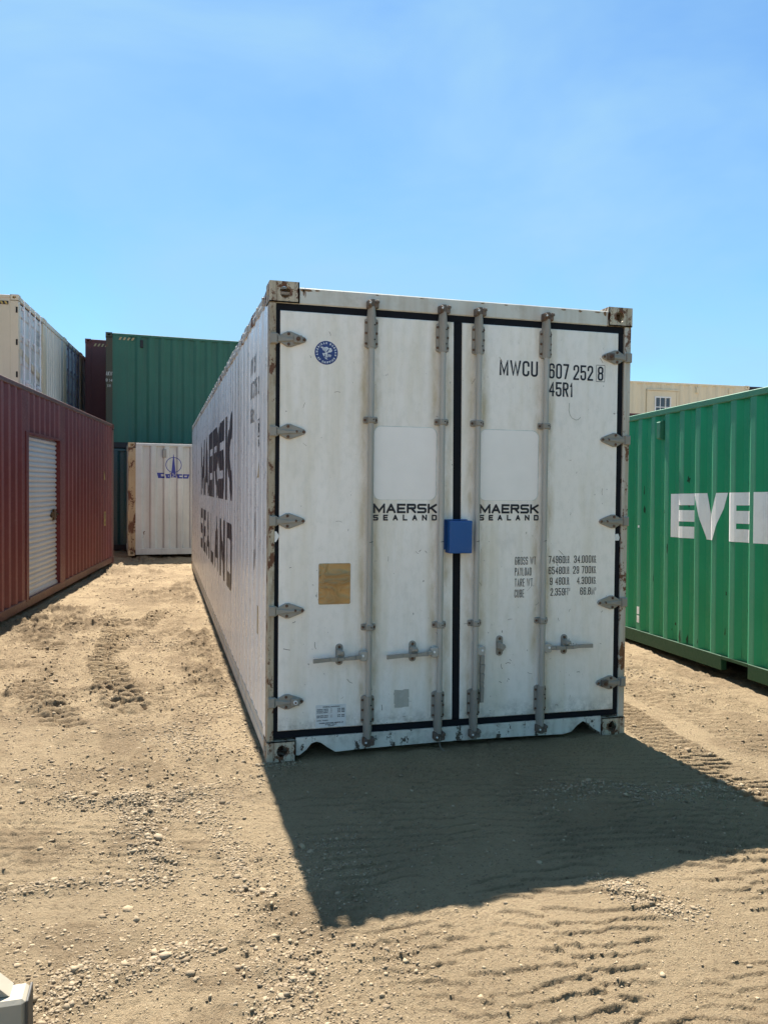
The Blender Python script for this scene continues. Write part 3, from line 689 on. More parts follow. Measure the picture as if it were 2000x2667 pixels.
def door_end(root, h, door, post, bar, gasket='gasket', hinge=None, marks=None):
    """cargo doors at y=0: two leaves with seals, bars, hinges and lever handles"""
    hinge = hinge or post
    for s in (0, 1):
        x0, x1 = (.135, 1.214) if s == 0 else (1.224, W8-.135)
        m = one(door); fl = [(.155, 0)]
        z = .25
        A = [(.165, 0.)]
        for k in range(5):
            zz = .28+k*(h-.5)/5; A += [(zz, 0), (zz+.03, .02), (zz+.30, .02), (zz+.33, 0)]
        A.append((h-.135, 0.))
        m.grid([(x0, .035+d, z) for z, d in A], [(x1, .035+d, z) for z, d in A])
        leaf = m.build('door', root)
        g = one(gasket); g.box(x0-.012, x0, .03, .06, .155, h-.125); g.box(x1, x1+.004, .03, .06, .155, h-.125); g.box(x0-.012, x1+.004, .028, .06, h-.134, h-.117); g.box(x0-.012, x1+.004, .028, .06, .152, .168); g.build('door_seal', leaf)
        for f in (.3, .78) if s == 0 else (.22, .7):
            xb = x0+(x1-x0)*f
            m = one(bar); m.tube((xb, .0, .09), (xb, .0, h-.07), .0175, 10)
            for z in (.2, .75, h-.75, h-.2): m.box(xb-.05, xb+.05, .0, .034, z-.03, z+.03, .006)
            m.box(xb-.035, xb+.035, -.02, .03, h-.11, h-.03, .008); m.box(xb-.035, xb+.035, -.02, .03, .03, .1, .008)
            m.build('locking_bar', leaf, True)
            m = one(bar); dx = .42 if f < .5 else -.42
            m.box(min(xb, xb+dx), max(xb, xb+dx), -.035, -.02, 1.0-.012+(.2 if f > .5 else 0), 1.0+.014+(.2 if f > .5 else 0), .004); m.box(xb+dx*.55-.02, xb+dx*.55+.02, -.03, .034, .93+(.2 if f > .5 else 0), 1.07+(.2 if f > .5 else 0), .006); m.build('door_handle', leaf)
        for z in (.4, h*.37, h*.63, h-.4):
            m = one(hinge); xa = x0-.13 if s == 0 else x1-.02; m.box(xa, xa+.15, -.004, .03, z-.045, z+.045, .008); m.build('hinge', leaf)
        if marks:
            for key, polys in marks[s]:
                p = one(key); print_mesh(p, polys, lambda u, v, d: (u, .035-.022-d*0+.02-.003-d, v) if False else (u, .031-d, v)); p.build('marking', leaf)

# ------------------------------------------------------------------ white refrigerated container
def white_container():
    h, L = 2.896, 12.192
    root = empty('refrigerated_container', 'long white refrigerated container with closed rear doors and a blue lockbox', 'container')
    fr = lambda u, v, d: (u, -d, v)          # front plane helper: d towards the viewer
    CAST['casting'] = casting_mesh('casting', .178, .162, .126, .032, .036)
    castings(root, L, h, 'casting', out=0.)
    # posts
    one('post_worn').box(.002, .041, .006, .10, .126, h-.126, .004).build('corner_post', root)
    one('side_white').box(.0005, .06, .1005, .19, .126, h-.126, .004).build('corner_post', root)
    m = one('post_right'); m.box(2.388, 2.436, .006, .10, .126, h-.126, .004); m.box(2.378, 2.392, .03, .10, .126, h-.126); m.build('corner_post', root)
    for x0 in (.001, W8-.13): one('frame_white').box(x0, x0+.129, L-.16, L-.001, .126, h-.126, .005).build('corner_post', root)
    # header and sill with the fork-pocket arches
    m = one('frame_white'); m.box(.178, 2.26, .008, .12, 2.768, 2.868, .006); m.box(.041, .178, .01, .12, 2.7675, 2.7695); m.build('top_end_rail', root)
    sp = [(.178, .138), (.178, .03), (.20, .030), (.245, .062), (.275, .098), (.305, .106), (.335, .097), (.375, .066), (.425, .034), (.60, .040), (1.1, .045), (1.6, .042), (1.98, .034), (2.04, .046), (2.085, .088), (2.125, .112), (2.16, .098), (2.20, .062), (2.25, .03), (2.26, .03), (2.26, .138)]
    m = one('sill_white')
    top = [(u, .138) for u, v in sp[1:-1]]
    lo = sp[1:-1]
    m.grid([fr(u, v, -.008) for u, v in lo], [fr(u, v, -.008) for u, v in top]); m.grid([fr(u, v, -.09) for u, v in lo], [fr(u, v, -.09) for u, v in top])
    m.grid([fr(u, v, -.008) for u, v in lo], [fr(u, v, -.09) for u, v in lo]); m.grid([fr(u, v, -.008) for u, v in top], [fr(u, v, -.09) for u, v in top])
    m.build('bottom_end_rail', root)
    # gasket
    xl = lambda z: 1.189-(z-.17)*.024/2.57           # the meeting edge leans a little
    for nm, poly in (('door_gasket', [(.040, 2.768), (2.386, 2.768), (2.386, 2.724), (.040, 2.724)]), ('door_gasket', [(.040, .184), (2.386, .178), (2.386, .140), (.040, .140)]),
                     ('door_gasket', [(.041, 2.724), (.0665, 2.724), (.068, .184), (.042, .184)]), ('door_gasket', [(2.340, 2.724), (2.379, 2.724), (2.386, .179), (2.350, .179)]),
                     ('door_gasket', [(xl(2.724), 2.724), (xl(2.724)+.058, 2.724), (xl(.182)+.052, .182), (xl(.182), .182)])):
        one('gasket').prism(poly, fr, -.06, -.016, .004).build(nm, root)
    doors = []
    for s in (0, 1):
        poly = [(.066, 2.725), (xl(2.724)+.001, 2.725), (xl(.182)+.001, .183), (.067, .184)] if s == 0 else [(xl(2.724)+.057, 2.725), (2.341, 2.725), (2.351, .178), (xl(.182)+.051, .182)]
        d = one('door_white').prism(poly, fr, -.06, -.010, .005).build('door', root); doors.append(d)
    DF = -.010                                       # door face
    on = lambda u, v, d: (u, .010-d, v)
    BX = [(.625, 0), (1.088, 0), (1.330, 1), (1.801, 1)]
    def bolt(m, u, v, d0, r=.0085):
        m.mat('bolt'); m.tube(on(u, v, d0), on(u, v, d0+.007), r, 7, r*.7)
    for i, (xb, s) in enumerate(BX):
        par = doors[s]
        m = one('bar'); yb = -.022
        m.tube((xb+.001, yb, .36), (xb-.002, yb, 2.55), .0178, 14, caps=False)
        m.mat('gasket_thin'); m.tube((xb+.001, yb, 1.332), (xb, yb, 1.336), .0183, 14, caps=False)
        m.build('locking_bar', par, True)
        for z in (2.087, .807):
            m = one('galv'); z += random.uniform(-.004, .004)
            m.prism(rrect(xb-.046, xb+.046, z-.02, z+.02, .008, 3), on, 0, .012, .003)
            m.prism(rrect(xb-.022, xb+.022, z-.019, z+.019, .006, 3), on, .01, .056, .008)
            for q in (-.036, .036): bolt(m, xb+q, z, .012, .009)
            m.mat('hole'); m.tube(on(xb+.008, z+.002, .05), on(xb+.008, z+.002, .0568), .0045, 7)
            m.build('bar_bracket', par)
        for zz, up in ((2.53, 1), (.374, -1)):
            m = one('galv'); z0, z1 = (zz, zz+.178) if up > 0 else (zz-.20, zz)
            m.prism(rrect(xb-.042, xb+.042, z0 if up > 0 else z0+.03, z1, .012, 3), on, 0, .012, .003)
            tz0, tz1 = (z0-.004, z1+.012) if up > 0 else (z0-.012, z1+.004)
            prof = [(.0178, .030), (.020, .036), (.026, .058), (.012, .062)]
            def housing(za, zb, wa, wb, d):
                m.mat('galv'); n = 7
                A = [on(xb+wa*math.cos(math.pi*i/n), za, d*math.sin(math.pi*i/n)) for i in range(n+1)]; B = [on(xb+wb*math.cos(math.pi*i/n), zb, d*math.sin(math.pi*i/n)) for i in range(n+1)]
                m.grid(A, B); m.face(A); m.face(list(reversed(B)))
            housing(tz0, tz1, .027, .027, .058)
            if up > 0: housing(tz1, tz1+.055, .027, .022, .056)
            else: housing(tz0-.05, tz0, .021, .027, .056)
            for k in range(3):
                for q in (-.034, .034): bolt(m, xb+q, (z0+.025 if up > 0 else z0+.05)+k*((z1-z0-.05) if up > 0 else (z1-z0-.075))/2, .012, .0085)
            m.mat('hole')
            for k in (.25, .75): m.tube(on(xb+.010, z0+(z1-z0)*k, .05), on(xb+.010, z0+(z1-z0)*k, .0595), .0045, 7)
            m.build('cam_housing', par)
            m = one('rustcam'); zc = 2.79 if up > 0 else .092
            m.tube(on(xb, zc-.03, .032), on(xb, zc+.03, .032), .017, 9)
            for q, w in ((-.026, .022), (.012, .026)):
                m.prism(rrect(xb+q-.006, xb+q+w, zc-.024, zc+.026, .007, 2), on, .0, .05, .006)
            m.prism([(xb-.032, zc-.008), (xb-.012, zc-.014), (xb-.008, zc+.012), (xb-.03, zc+.02)], on, .0, .066, .006)
            m.prism([(xb+.016, zc+.004), (xb+.040, zc+.008), (xb+.038, zc+.024), (xb+.018, zc+.026)], on, .0, .06, .005)
            m.mat('tag_white'); m.tube(on(xb-.022, zc+.004, .06), on(xb-.022, zc+.004, .07), .006, 7)
            m.build('cam_keeper', root)
    # lever handles
    def handle(xb, sx, par, z=.627, down=False):
        m = one('bar'); m.prism(rrect(min(xb+.012*sx, xb+.062*sx), max(xb+.012*sx, xb+.062*sx), z-.031, z+.031, .012, 3), on, .022, .05, .005)
        m.mat('tag_white'); m.tube(on(xb+.042*sx, z+.003, .05), on(xb+.042*sx, z+.003, .055), .008, 8)
        m.mat('galv')
        if not down:
            P = [(.055, .013, .013), (.09, .012, .016), (.16, .006, .013), (.205, .011, .014), (.25, .014, .010), (.354, .012, .013)]
            tl = -.014 if sx < 0 else .006
            up = [(xb+sx*a, z+b+tl*a/.354) for a, b, c in P]; dn = [(xb+sx*a, z-c+tl*a/.354) for a, b, c in P]
            for q in range(len(P)-1):
                m.prism([up[q], up[q+1], dn[q+1], dn[q]], on, .040+.012*min(1, q/3), .058+.012*min(1, q/3), .004)
        else:
            x = xb+.047
            P = [(z-.03, .012), (z-.09, .016), (z-.15, .014), (z-.205, .013), (z-.235, .011), (z-.335, .0115)]
            for (za, wa), (zb, wb) in zip(P[:-1], P[1:]):
                m.prism([(x-wa, za), (x+wa, za), (x+wb-.004, zb), (x-wb-.002, zb)], on, .030, .052, .005)
        m.build('door_handle', par)
    def keeper(x, z, par, catch=True):
        m = one('galv'); m.prism(rrect(x-.023, x+.023, z-.066, z+.066, .021, 4), on, 0, .008, .003)
        bolt(m, x, z+.047, .008, .010); bolt(m, x, z-.047, .008, .010)
        m.mat('galv'); m.prism([(x-.022, z-.012), (x+.008, z-.03), (x+.03, z-.006), (x+.024, z+.012), (x-.02, z+.03)], on, .006, .05 if not catch else .036, .008)
        if catch: m.prism([(x-.02, z+.012), (x+.02, z+.010), (x+.012, z+.034), (x-.014, z+.034)], on, .006, .082, .006)
        m.build('handle_keeper', par)
    handle(.625, -1, doors[0], .630); keeper(.443, .640, doors[0])
    handle(1.088, -1, doors[0], .634); keeper(.915, .640, doors[0])
    handle(1.330, 1, doors[1], .630, True); keeper(1.509, .650, doors[1], False)
    handle(1.801, 1, doors[1], .628); keeper(1.973, .641, doors[1])
    # hinges
    for s, zs in ((0, (2.554, 2.002, 1.464, .920, .365)), (1, (2.562, 2.009, 1.460, .911, .366))):
        for k, z in enumerate(zs):
            sx = 1 if s == 0 else -1; x0 = .010 if s == 0 else 2.430
            m = one('galv'); X = lambda a: x0+sx*a
            half = [(.0, .029), (.038, .030), (.050, .020), (.075, .034), (.098, .046), (.12, .046), (.175, .026), (.205, .014), (.214, 0)]
            poly = [(X(a), z+b) for a, b in half]+[(X(a), z-b) for a, b in reversed(half[:-1])]
            m.prism(poly, on, -.004, .014, .004)
            m.prism([(X(-.004), z+.031), (X(.036), z+.031), (X(.036), z-.031), (X(-.004), z-.031)], on, -.03, .026, .006)
            m.prism([(X(.036), z+.014), (X(.105), z+.008), (X(.185), z+.002), (X(.185), z-.006), (X(.105), z-.016), (X(.036), z-.018)], on, .01, .022, .006)
            for a, b in ((.105, .031), (.105, -.031), (.157, 0), (.2, 0)): bolt(m, X(a), z+b, .016, .0095)
            if k in (0, 4):
                m.mat('galv' if s == 0 else 'rustcam'); m.prism(rrect(min(X(.135), X(.183)), max(X(.135), X(.183)), z-.022, z+.022, .003, 2), on, .012, .036, .003)
                m.mat('tag_white' if (s == 0 and k == 4) else 'bolt'); m.tube(on(X(.159), z, .036), on(X(.159), z, .044), .013, 9)
                m.mat('bolt'); m.tube(on(X(.159), z, .044), on(X(.159), z, .049), .006, 7)
            m.build('hinge', doors[s])
    # cleaner film squares above the shipping name
    for s, (a, b) in ((0, (.650, 1.064)), (1, (1.352, 1.768))):
        m = one('patch_edge'); m.prism(rrect(a, b, 1.595, 2.055, .045, 6), on, 0, .0010)
        m.mat('patch'); m.prism(rrect(a+.003, b-.006, 1.597, 2.051, .044, 6), on, 0, .0016); m.build('film_patch', doors[s])
    for s, x0 in ((0, .650), (1, 1.356)):
        m = one('ink'); print_mesh(m, text('MAERSK', x0, 1.512, .060, w=.417, st=.0135, gap=.12, rad=.10), on, .0022)
        print_mesh(m, text('SEALAND', x0, 1.466, .037, w=.417, st=.0092, gap=.95, rad=.12), on, .0022); m.build('lettering', doors[s])
    m = one('ink')
    print_mesh(m, text('MWCU', 1.482, 2.405, .100, w=.27, st=.0135, gap=.22, rad=.3), on); print_mesh(m, text('607', 1.830, 2.400, .100, w=.147, st=.0125, gap=.22), on)
    print_mesh(m, text('252', 2.009, 2.398, .100, w=.146, st=.0125, gap=.22), on); print_mesh(m, text('8', 2.19, 2.402, .094, w=.041, st=.012), on)
    for q in (rrect(2.177, 2.243, 2.394, 2.397, .001, 1), rrect(2.177, 2.243, 2.503, 2.506, .001, 1), rrect(2.177, 2.1795, 2.3972, 2.5028, .001, 1), rrect(2.2405, 2.243, 2.3972, 2.5028, .001, 1)): print_mesh(m, [q], on)
    print_mesh(m, text('45R1', 1.832, 2.284, .095, w=.178, st=.0125, gap=.2), on)
    m.build('lettering', doors[1])
    m = one('ink_black')
    rows = [('GROSS WT', .149, '74960', 'LB.', '34.000', 'KG.'), ('PAYLOAD', .118, '65480', 'LB.', '29 700', 'KG.'), ('TARE WT.', .136, '9 480', 'LB.', '4.300', 'KG.'), ('CUBE', .068, '2.359', 'FT', '66.8', 'M')]
    for k, (a, wa, b, bu, c, cu) in enumerate(rows):
        z = 1.176-k*.0716
        print_mesh(m, text(a, 1.611, z, .052, w=wa, st=.0042, gap=.35), on); print_mesh(m, text(b, 1.972, z+.005, .050, gw=.0195, st=.0056, gap=.28, align='r'), on)
        print_mesh(m, text(bu, 1.976, z+.006, .048, w=.032 if bu != 'FT' else .025, st=.0038, gap=.3), on)
        print_mesh(m, text(c, 2.166, z+.006, .050, gw=.0195, st=.0056, gap=.28, align='r'), on); print_mesh(m, text(cu, 2.172, z+.006, .048, w=.034 if cu != 'M' else .021, st=.0038, gap=.3), on)
        if cu == 'M':
            print_mesh(m, text('3', 2.004, z+.034, .02, w=.008, st=.002), on); print_mesh(m, text('3', 2.197, z+.034, .02, w=.009, st=.002), on)
    m.build('lettering', doors[1])
    # round blue classification seal
    cx, cz, rr = .3465, 2.486, .0715
    m = one('seal_blue'); m.prism(disc(cx, cz, rr, 40), on, 0, .0015)
    m.mat('seal_white')
    def arc_text(s, rad_, span, flip, hh):
        gl = text(s, 0, 0, hh, w=1.0, st=.0026, gap=.3, raw=True)
        gl = text(s, 0, 0, hh, gw=hh*.66, st=.0030, gap=.38, raw=True); tot = gl[-1][0]-gl[0][0]
        for gu, polys in gl:
            f = (gu-gl[0][0])/tot-.5; a = (90-f*span) if not flip else (270+f*span); ra = R(a-90) if not flip else R(a+90)
            c_, s_ = math.cos(ra), math.sin(ra); ox, oz = cx+rad_*math.cos(R(a)), cz+rad_*math.sin(R(a))
            print_mesh(m, [[(ox+(u-gu)*c_-(v-hh/2)*s_, oz+(u-gu)*s_+(v-hh/2)*c_) for u, v in q] for q in polys], on, .002)
    arc_text('AMERICAN BUREAU', .0585, 205, False, .0125); arc_text('OF SHIPPING', .0585, 112, True, .0125)
    E_ = lambda pts: [(cx+a/1000, cz+b/1000) for a, b in pts]
    for q in ([(-38, 34), (-20, 36), (-24, 24)], [(-28, 30), (4, 36), (-10, 8), (-20, 14)], [(4, 36), (14, 28), (0, 4), (-10, 8)], [(14, 28), (30, 30), (36, 16), (20, 14)], [(18, 20), (38, 14), (28, 4), (6, 2)], [(-6, 4), (10, 2), (4, -12), (-12, -8)],
              [(-24, -2), (-10, -4), (-12, -24), (-20, -16)], [(-8, -12), (8, -10), (12, -26), (-4, -30)], [(10, -8), (32, -12), (26, -26), (14, -22)], [(-14, -28), (2, -33), (10, -40), (-2, -38)]):
        print_mesh(m, [E_(q)], on, .0020)
    m.mat('seal_blue')
    for k in range(6):
        print_mesh(m, [E_([(-22+5*k, 33-.6*k), (-21+5*k, 33-.6*k), (-15+3*k, 11-k), (-16+3*k, 11-k)])], on, .0026)
        print_mesh(m, [E_([(-9+7*k, -14+2*(k % 2)), (-7+7*k, -13), (-6+6*k, -27), (-7.5+6*k, -27)])], on, .0026)
    m.build('emblem', doors[0])
    one('gold').prism(rrect(.311, .510, .951, 1.203, .008, 3), on, 0, .0035, .002).build('foil_plate', doors[0])
    # dimension label near the foot
    m = one('label_white'); m.prism(rrect(.300, .490, .190, .330, .004, 2), on, 0, .0012); m.mat('ink')
    z = .313
    print_mesh(m, text('INTERNAL DIMENSIONS', .345, z, .0078, w=.105, st=.0016), on, .002)
    for k, (a, q) in enumerate((('INTERNAL LENGTH', 1), ('INTERNAL WIDTH', 1), ('INTERNAL HEIGHT', 1), ('', 0), ('DOOR OPEN WIDTH', 1), ('DOOR OPEN HEIGHT', 1), ('', 0), ('MODEL NUMBER', 0))):
        if not a: continue
        zz = .299-k*.0098
        print_mesh(m, text(a, .307, zz, .0066, w=.070, st=.0013), on, .002)
        if q: print_mesh(m, text('MM', .462, zz, .0066, w=.018, st=.0026), on, .002); print_mesh(m, text('279', .436, zz, .0066, w=.018, st=.0018), on, .002); print_mesh(m, text('11', .392, zz, .0066, w=.010, st=.0013), on, .002)
    print_mesh(m, text('MAERSK CONTAINER INDUSTRI AS', .322, .2135, .0072, w=.150, st=.0021), on, .002); print_mesh(m, text('DK 6360 TINGLEV', .36, .2045, .0062, w=.072, st=.0014), on, .002); print_mesh(m, text('DENMARK', .378, .1955, .0062, w=.036, st=.0014), on, .002)
    m.build('dimension_label', doors[0])
    one('sticker').prism([(.800, .398), (.823, .396), (.852, .393), (.870, .399), (.896, .398), (.898, .345), (.886, .342), (.897, .338), (.897, .286), (.868, .287), (.850, .283), (.803, .284), (.801, .30), (.808, .303), (.799, .31)], on, 0, .0014).build('sticker', doors[0])
    # torn white tags on the gasket
    one('tag_white').prism([(.041, 1.402), (.051, 1.400), (.068, 1.376), (.066, 1.366), (.047, 1.336), (.041, 1.338)], on, -.006, .003).build('seal_tag', doors[0])
    one('tag_white').prism([(2.346, 1.372), (2.366, 1.376), (2.377, 1.352), (2.372, 1.330), (2.344, 1.330)], on, -.006, .003).build('seal_tag', doors[1])
    # scuffs and hook-shaped scrape
    m = one('bolt')
    def scrape(pts, w):
        print_mesh(m, stroke_polys(pts, w/2, False), on, .0011)
    m2 = MB(); m2.mat('sticker')
    pts = [(1.984, 2.243), (1.981, 2.197), (1.990, 2.165), (2.005, 2.146), (2.032, 2.134), (2.052, 2.137), (2.066, 2.152)]
    print_mesh(m2, stroke_polys(pts, .0022, False), on, .0011); m2.build('scrape', doors[1])
    rs = random.Random(3)
    for s in (0, 1):
        m = one('bolt')
        for k in range(34):
            x, z = (rs.uniform(.1, 1.15) if s == 0 else rs.uniform(1.26, 2.3)), rs.choice((rs.uniform(.2, 1.3), rs.uniform(.2, 2.6)))
            a = rs.uniform(0, 3.14); l = rs.uniform(.004, .022); w = rs.uniform(.0012, .003)
            b = a+rs.uniform(-.7, .7)
            scrape([(x, z), (x+l*math.cos(a), z+l*math.sin(a)), (x+l*(math.cos(a)+math.cos(b)), z+l*(math.sin(a)+math.sin(b)))], w)
        m.build('scuff_marks', doors[s])['kind'] = 'stuff'
    # rust runs at the header and below fittings
    m = one('rust_run'); rs = random.Random(8)
    hd = lambda u, v, d: (u, .008-d, v)
    def blotch(fn, x, z, w, hh_):
        k = 11; print_mesh(m, [[(x+w*math.cos(2*math.pi*i/k)*rs.uniform(.55, 1.1), z+hh_*math.sin(2*math.pi*i/k)*rs.uniform(.5, 1.1)) for i in range(k)]], fn, .0009)
    for x, w, a in ((.20, .018, .012), (.235, .03, .008), (.29, .022, .006), (.205, .006, .030), (.215, .004, .040), (.66, .012, .004), (.95, .02, .003), (1.36, .014, .005), (1.52, .016, .004), (1.93, .02, .006), (2.05, .014, .009), (2.18, .03, .006), (2.235, .012, .02)):
        blotch(hd, x, 2.858-a*.6, w, a)
    m.build('rust_runs', root)['kind'] = 'stuff'
    # loose wire on the sill
    m = one('galv'); P = [Vector(on(1.095, .09, .05)), Vector(on(1.088, .05, .05)), Vector(on(1.098, .02, .06)), Vector(on(1.118, .006, .07))]
    for a, b in zip(P[:-1], P[1:]): m.tube(a, b, .002, 5)
    m.build('wire', root)

    # long sides
    fl = [(.19, 0.)]
    y = .27; rs = random.Random(5)
    while y < L-.4:
        for dy, dd in ((0, 0), (.010, .0045), (.115, .0045), (.125, 0)): fl.append((y+dy, dd))
        y += .262
    fl.append((L-.16, 0.))
    for side in (0, 1):
        m = one('side_white'); fn = side_fn(side, None, .006)
        rows = [.150, .8, 1.4, 2.0, 2.8]
        m.grid([fn(y, .150, -d) for y, d in fl], [fn(y, 2.806, -d) for y, d in fl]); m.build('side_wall', root)
        xo = 0 if side == 0 else W8-.05
        m = one('frame_white'); m.box(xo+.001, xo+.05, .162, L-.162, .012, .088, .006); m.box(xo+(.004 if side == 0 else 0), xo+(.05 if side == 0 else .046), .162, L-.162, .0885, .1495, .004); m.build('bottom_side_rail', root)
        # dented top rail made of short bent lengths
        m = one('rail_white'); ring_ = []
        y = .17; rs = random.Random(9)
        sg = 1 if side == 0 else -1; x_ = 0 if side == 0 else W8
        while y < L-.17:
            j, dz = rs.uniform(-.006, .006), rs.uniform(-.005, .005)
            ring_.append([(x_+sg*(.000+j), y, 2.800+dz), (x_+sg*(-.004+j), y, 2.828+dz), (x_+sg*(.002+j), y, 2.846+dz), (x_+sg*(.001+j), y, 2.872), (x_+sg*(.012), y, 2.882), (x_+sg*.07, y, 2.88), (x_+sg*.07, y, 2.80)])
            y += rs.uniform(.10, .22)
        y = L-.165; ring_.append([(x_, y, 2.80), (x_+sg*-.004, y, 2.828), (x_, y, 2.846), (x_, y, 2.87), (x_+sg*.01, y, 2.88), (x_+sg*.07, y, 2.88), (x_+sg*.07, y, 2.80)])
        for a, b in zip(ring_[:-1], ring_[1:]): m.grid(a+[a[0]], b+[b[0]])
        m.face(ring_[0]); m.face(ring_[-1]); m.build('top_side_rail', root)
    m = one('rail_white')
    for k in range(38):
        y = .3+k*.31; m.box(-.010, .004, y, y+.018, 2.805, 2.86, .003)
    m.build('rail_clips', root)['kind'] = 'stuff'
    one('frame_white').box(.07, W8-.07, .12, L-.02, 2.845, 2.862).build('roof', root)
    one('frame_white').box(.13, W8-.13, L-.03, L-.002, .02, 2.84).build('end_wall', root)
    # side lettering follows the ribs; on this side it reads from the far end towards the doors
    inv = lambda polys, y0: [[(y0-u, v) for u, v in q] for q in polys]
    fo = [p[0] for p in fl]
    def side_print(key, polys, name='lettering'):
        m = one(key); f = side_fn(0, fl, .006)
        for k, q in enumerate(split_folds(polys, fo)):
            m.face([f(u, v, .0016+.00003*(k % 10)) for u, v in q])
        return m.build(name, root)
    t = text('MAERSK', 0, 1.535, .82, w=5.86, st=.215, gap=.12, rad=.10)+text('SEALAND', 0, .70, .62, w=5.86, st=.15, gap=.35, rad=.12)
    side_print('ink_side', inv(t, 8.46))
    t = text('MWCU', 0, 2.46, .12, w=.34, st=.02)+text('607 252', 0, 2.29, .12, w=.52, st=.018)+text('45R1', 0, 2.12, .10, w=.24, st=.016); side_print('ink_faint', inv(t, 1.10))
    t = text('96', .03, 2.025, .07, w=.085, st=.012)+text('86', .02, 1.935, .05, w=.09, st=.010)
    t += [rrect(0, .14, 2.000, 2.008, .002, 1), rrect(0, .14, 2.112, 2.12, .002, 1), rrect(0, .008, 2.0085, 2.1115, .002, 1), rrect(.132, .14, 2.0085, 2.1115, .002, 1)]
    side_print('ink_black', inv(t, .645))
    side_print('tan_decal', [[(.655, 1.73), (.545, 1.73), (.575, 1.835)]], 'warning_triangle')
    side_print('tan_decal', [[(.625, .68), (.555, .68), (.555, .87), (.625, .87)]], 'side_label')
    side_print('bolt', [[(.73, 1.30), (.715, 1.33), (.71, 1.42), (.725, 1.50), (.745, 1.48), (.74, 1.38)], [(.78, 1.10), (.755, 1.13), (.75, 1.19), (.76, 1.24), (.80, 1.225), (.815, 1.15), (.81, 1.08)], [(.83, .93), (.825, .99), (.835, 1.0)], [(1.02, .80), (1.01, .86), (1.025, .865)]], 'tear_marks')['kind'] = 'stuff'
    # blue lockbox welded over the seam
    lb = MB(); lb.mat('blue_box')
    x0, x1, z0, z1, D = 1.128, 1.273, 1.262, 1.470, .092
    return root, doors
white_root, white_doors = white_container()

def lockbox():
    o = MB(); o.mat('blue_box')
    x0, x1, z0, z1 = 1.128, 1.276, 1.262, 1.468
    o.box(x0, x1, -.078, -.0665, z0, z1, .004)                    # front plate
    o.box(x0, x0+.006, -.066, .0085, z0+.001, z1-.001); o.box(x1-.006, x1, -.066, .0085, z0+.001, z1-.001); o.box(x0+.0065, x1-.0065, -.066, .0085, z1-.007, z1-.002)
    o.box(x0-.024, x0-.0005, -.002, .009, z0+.02, z1+.004)         # side flange
    o.box(x0-.010, x1-.012, -.02, .0075, z1+.0005, z1+.006)
    return o.build('lockbox', white_root)
lockbox()

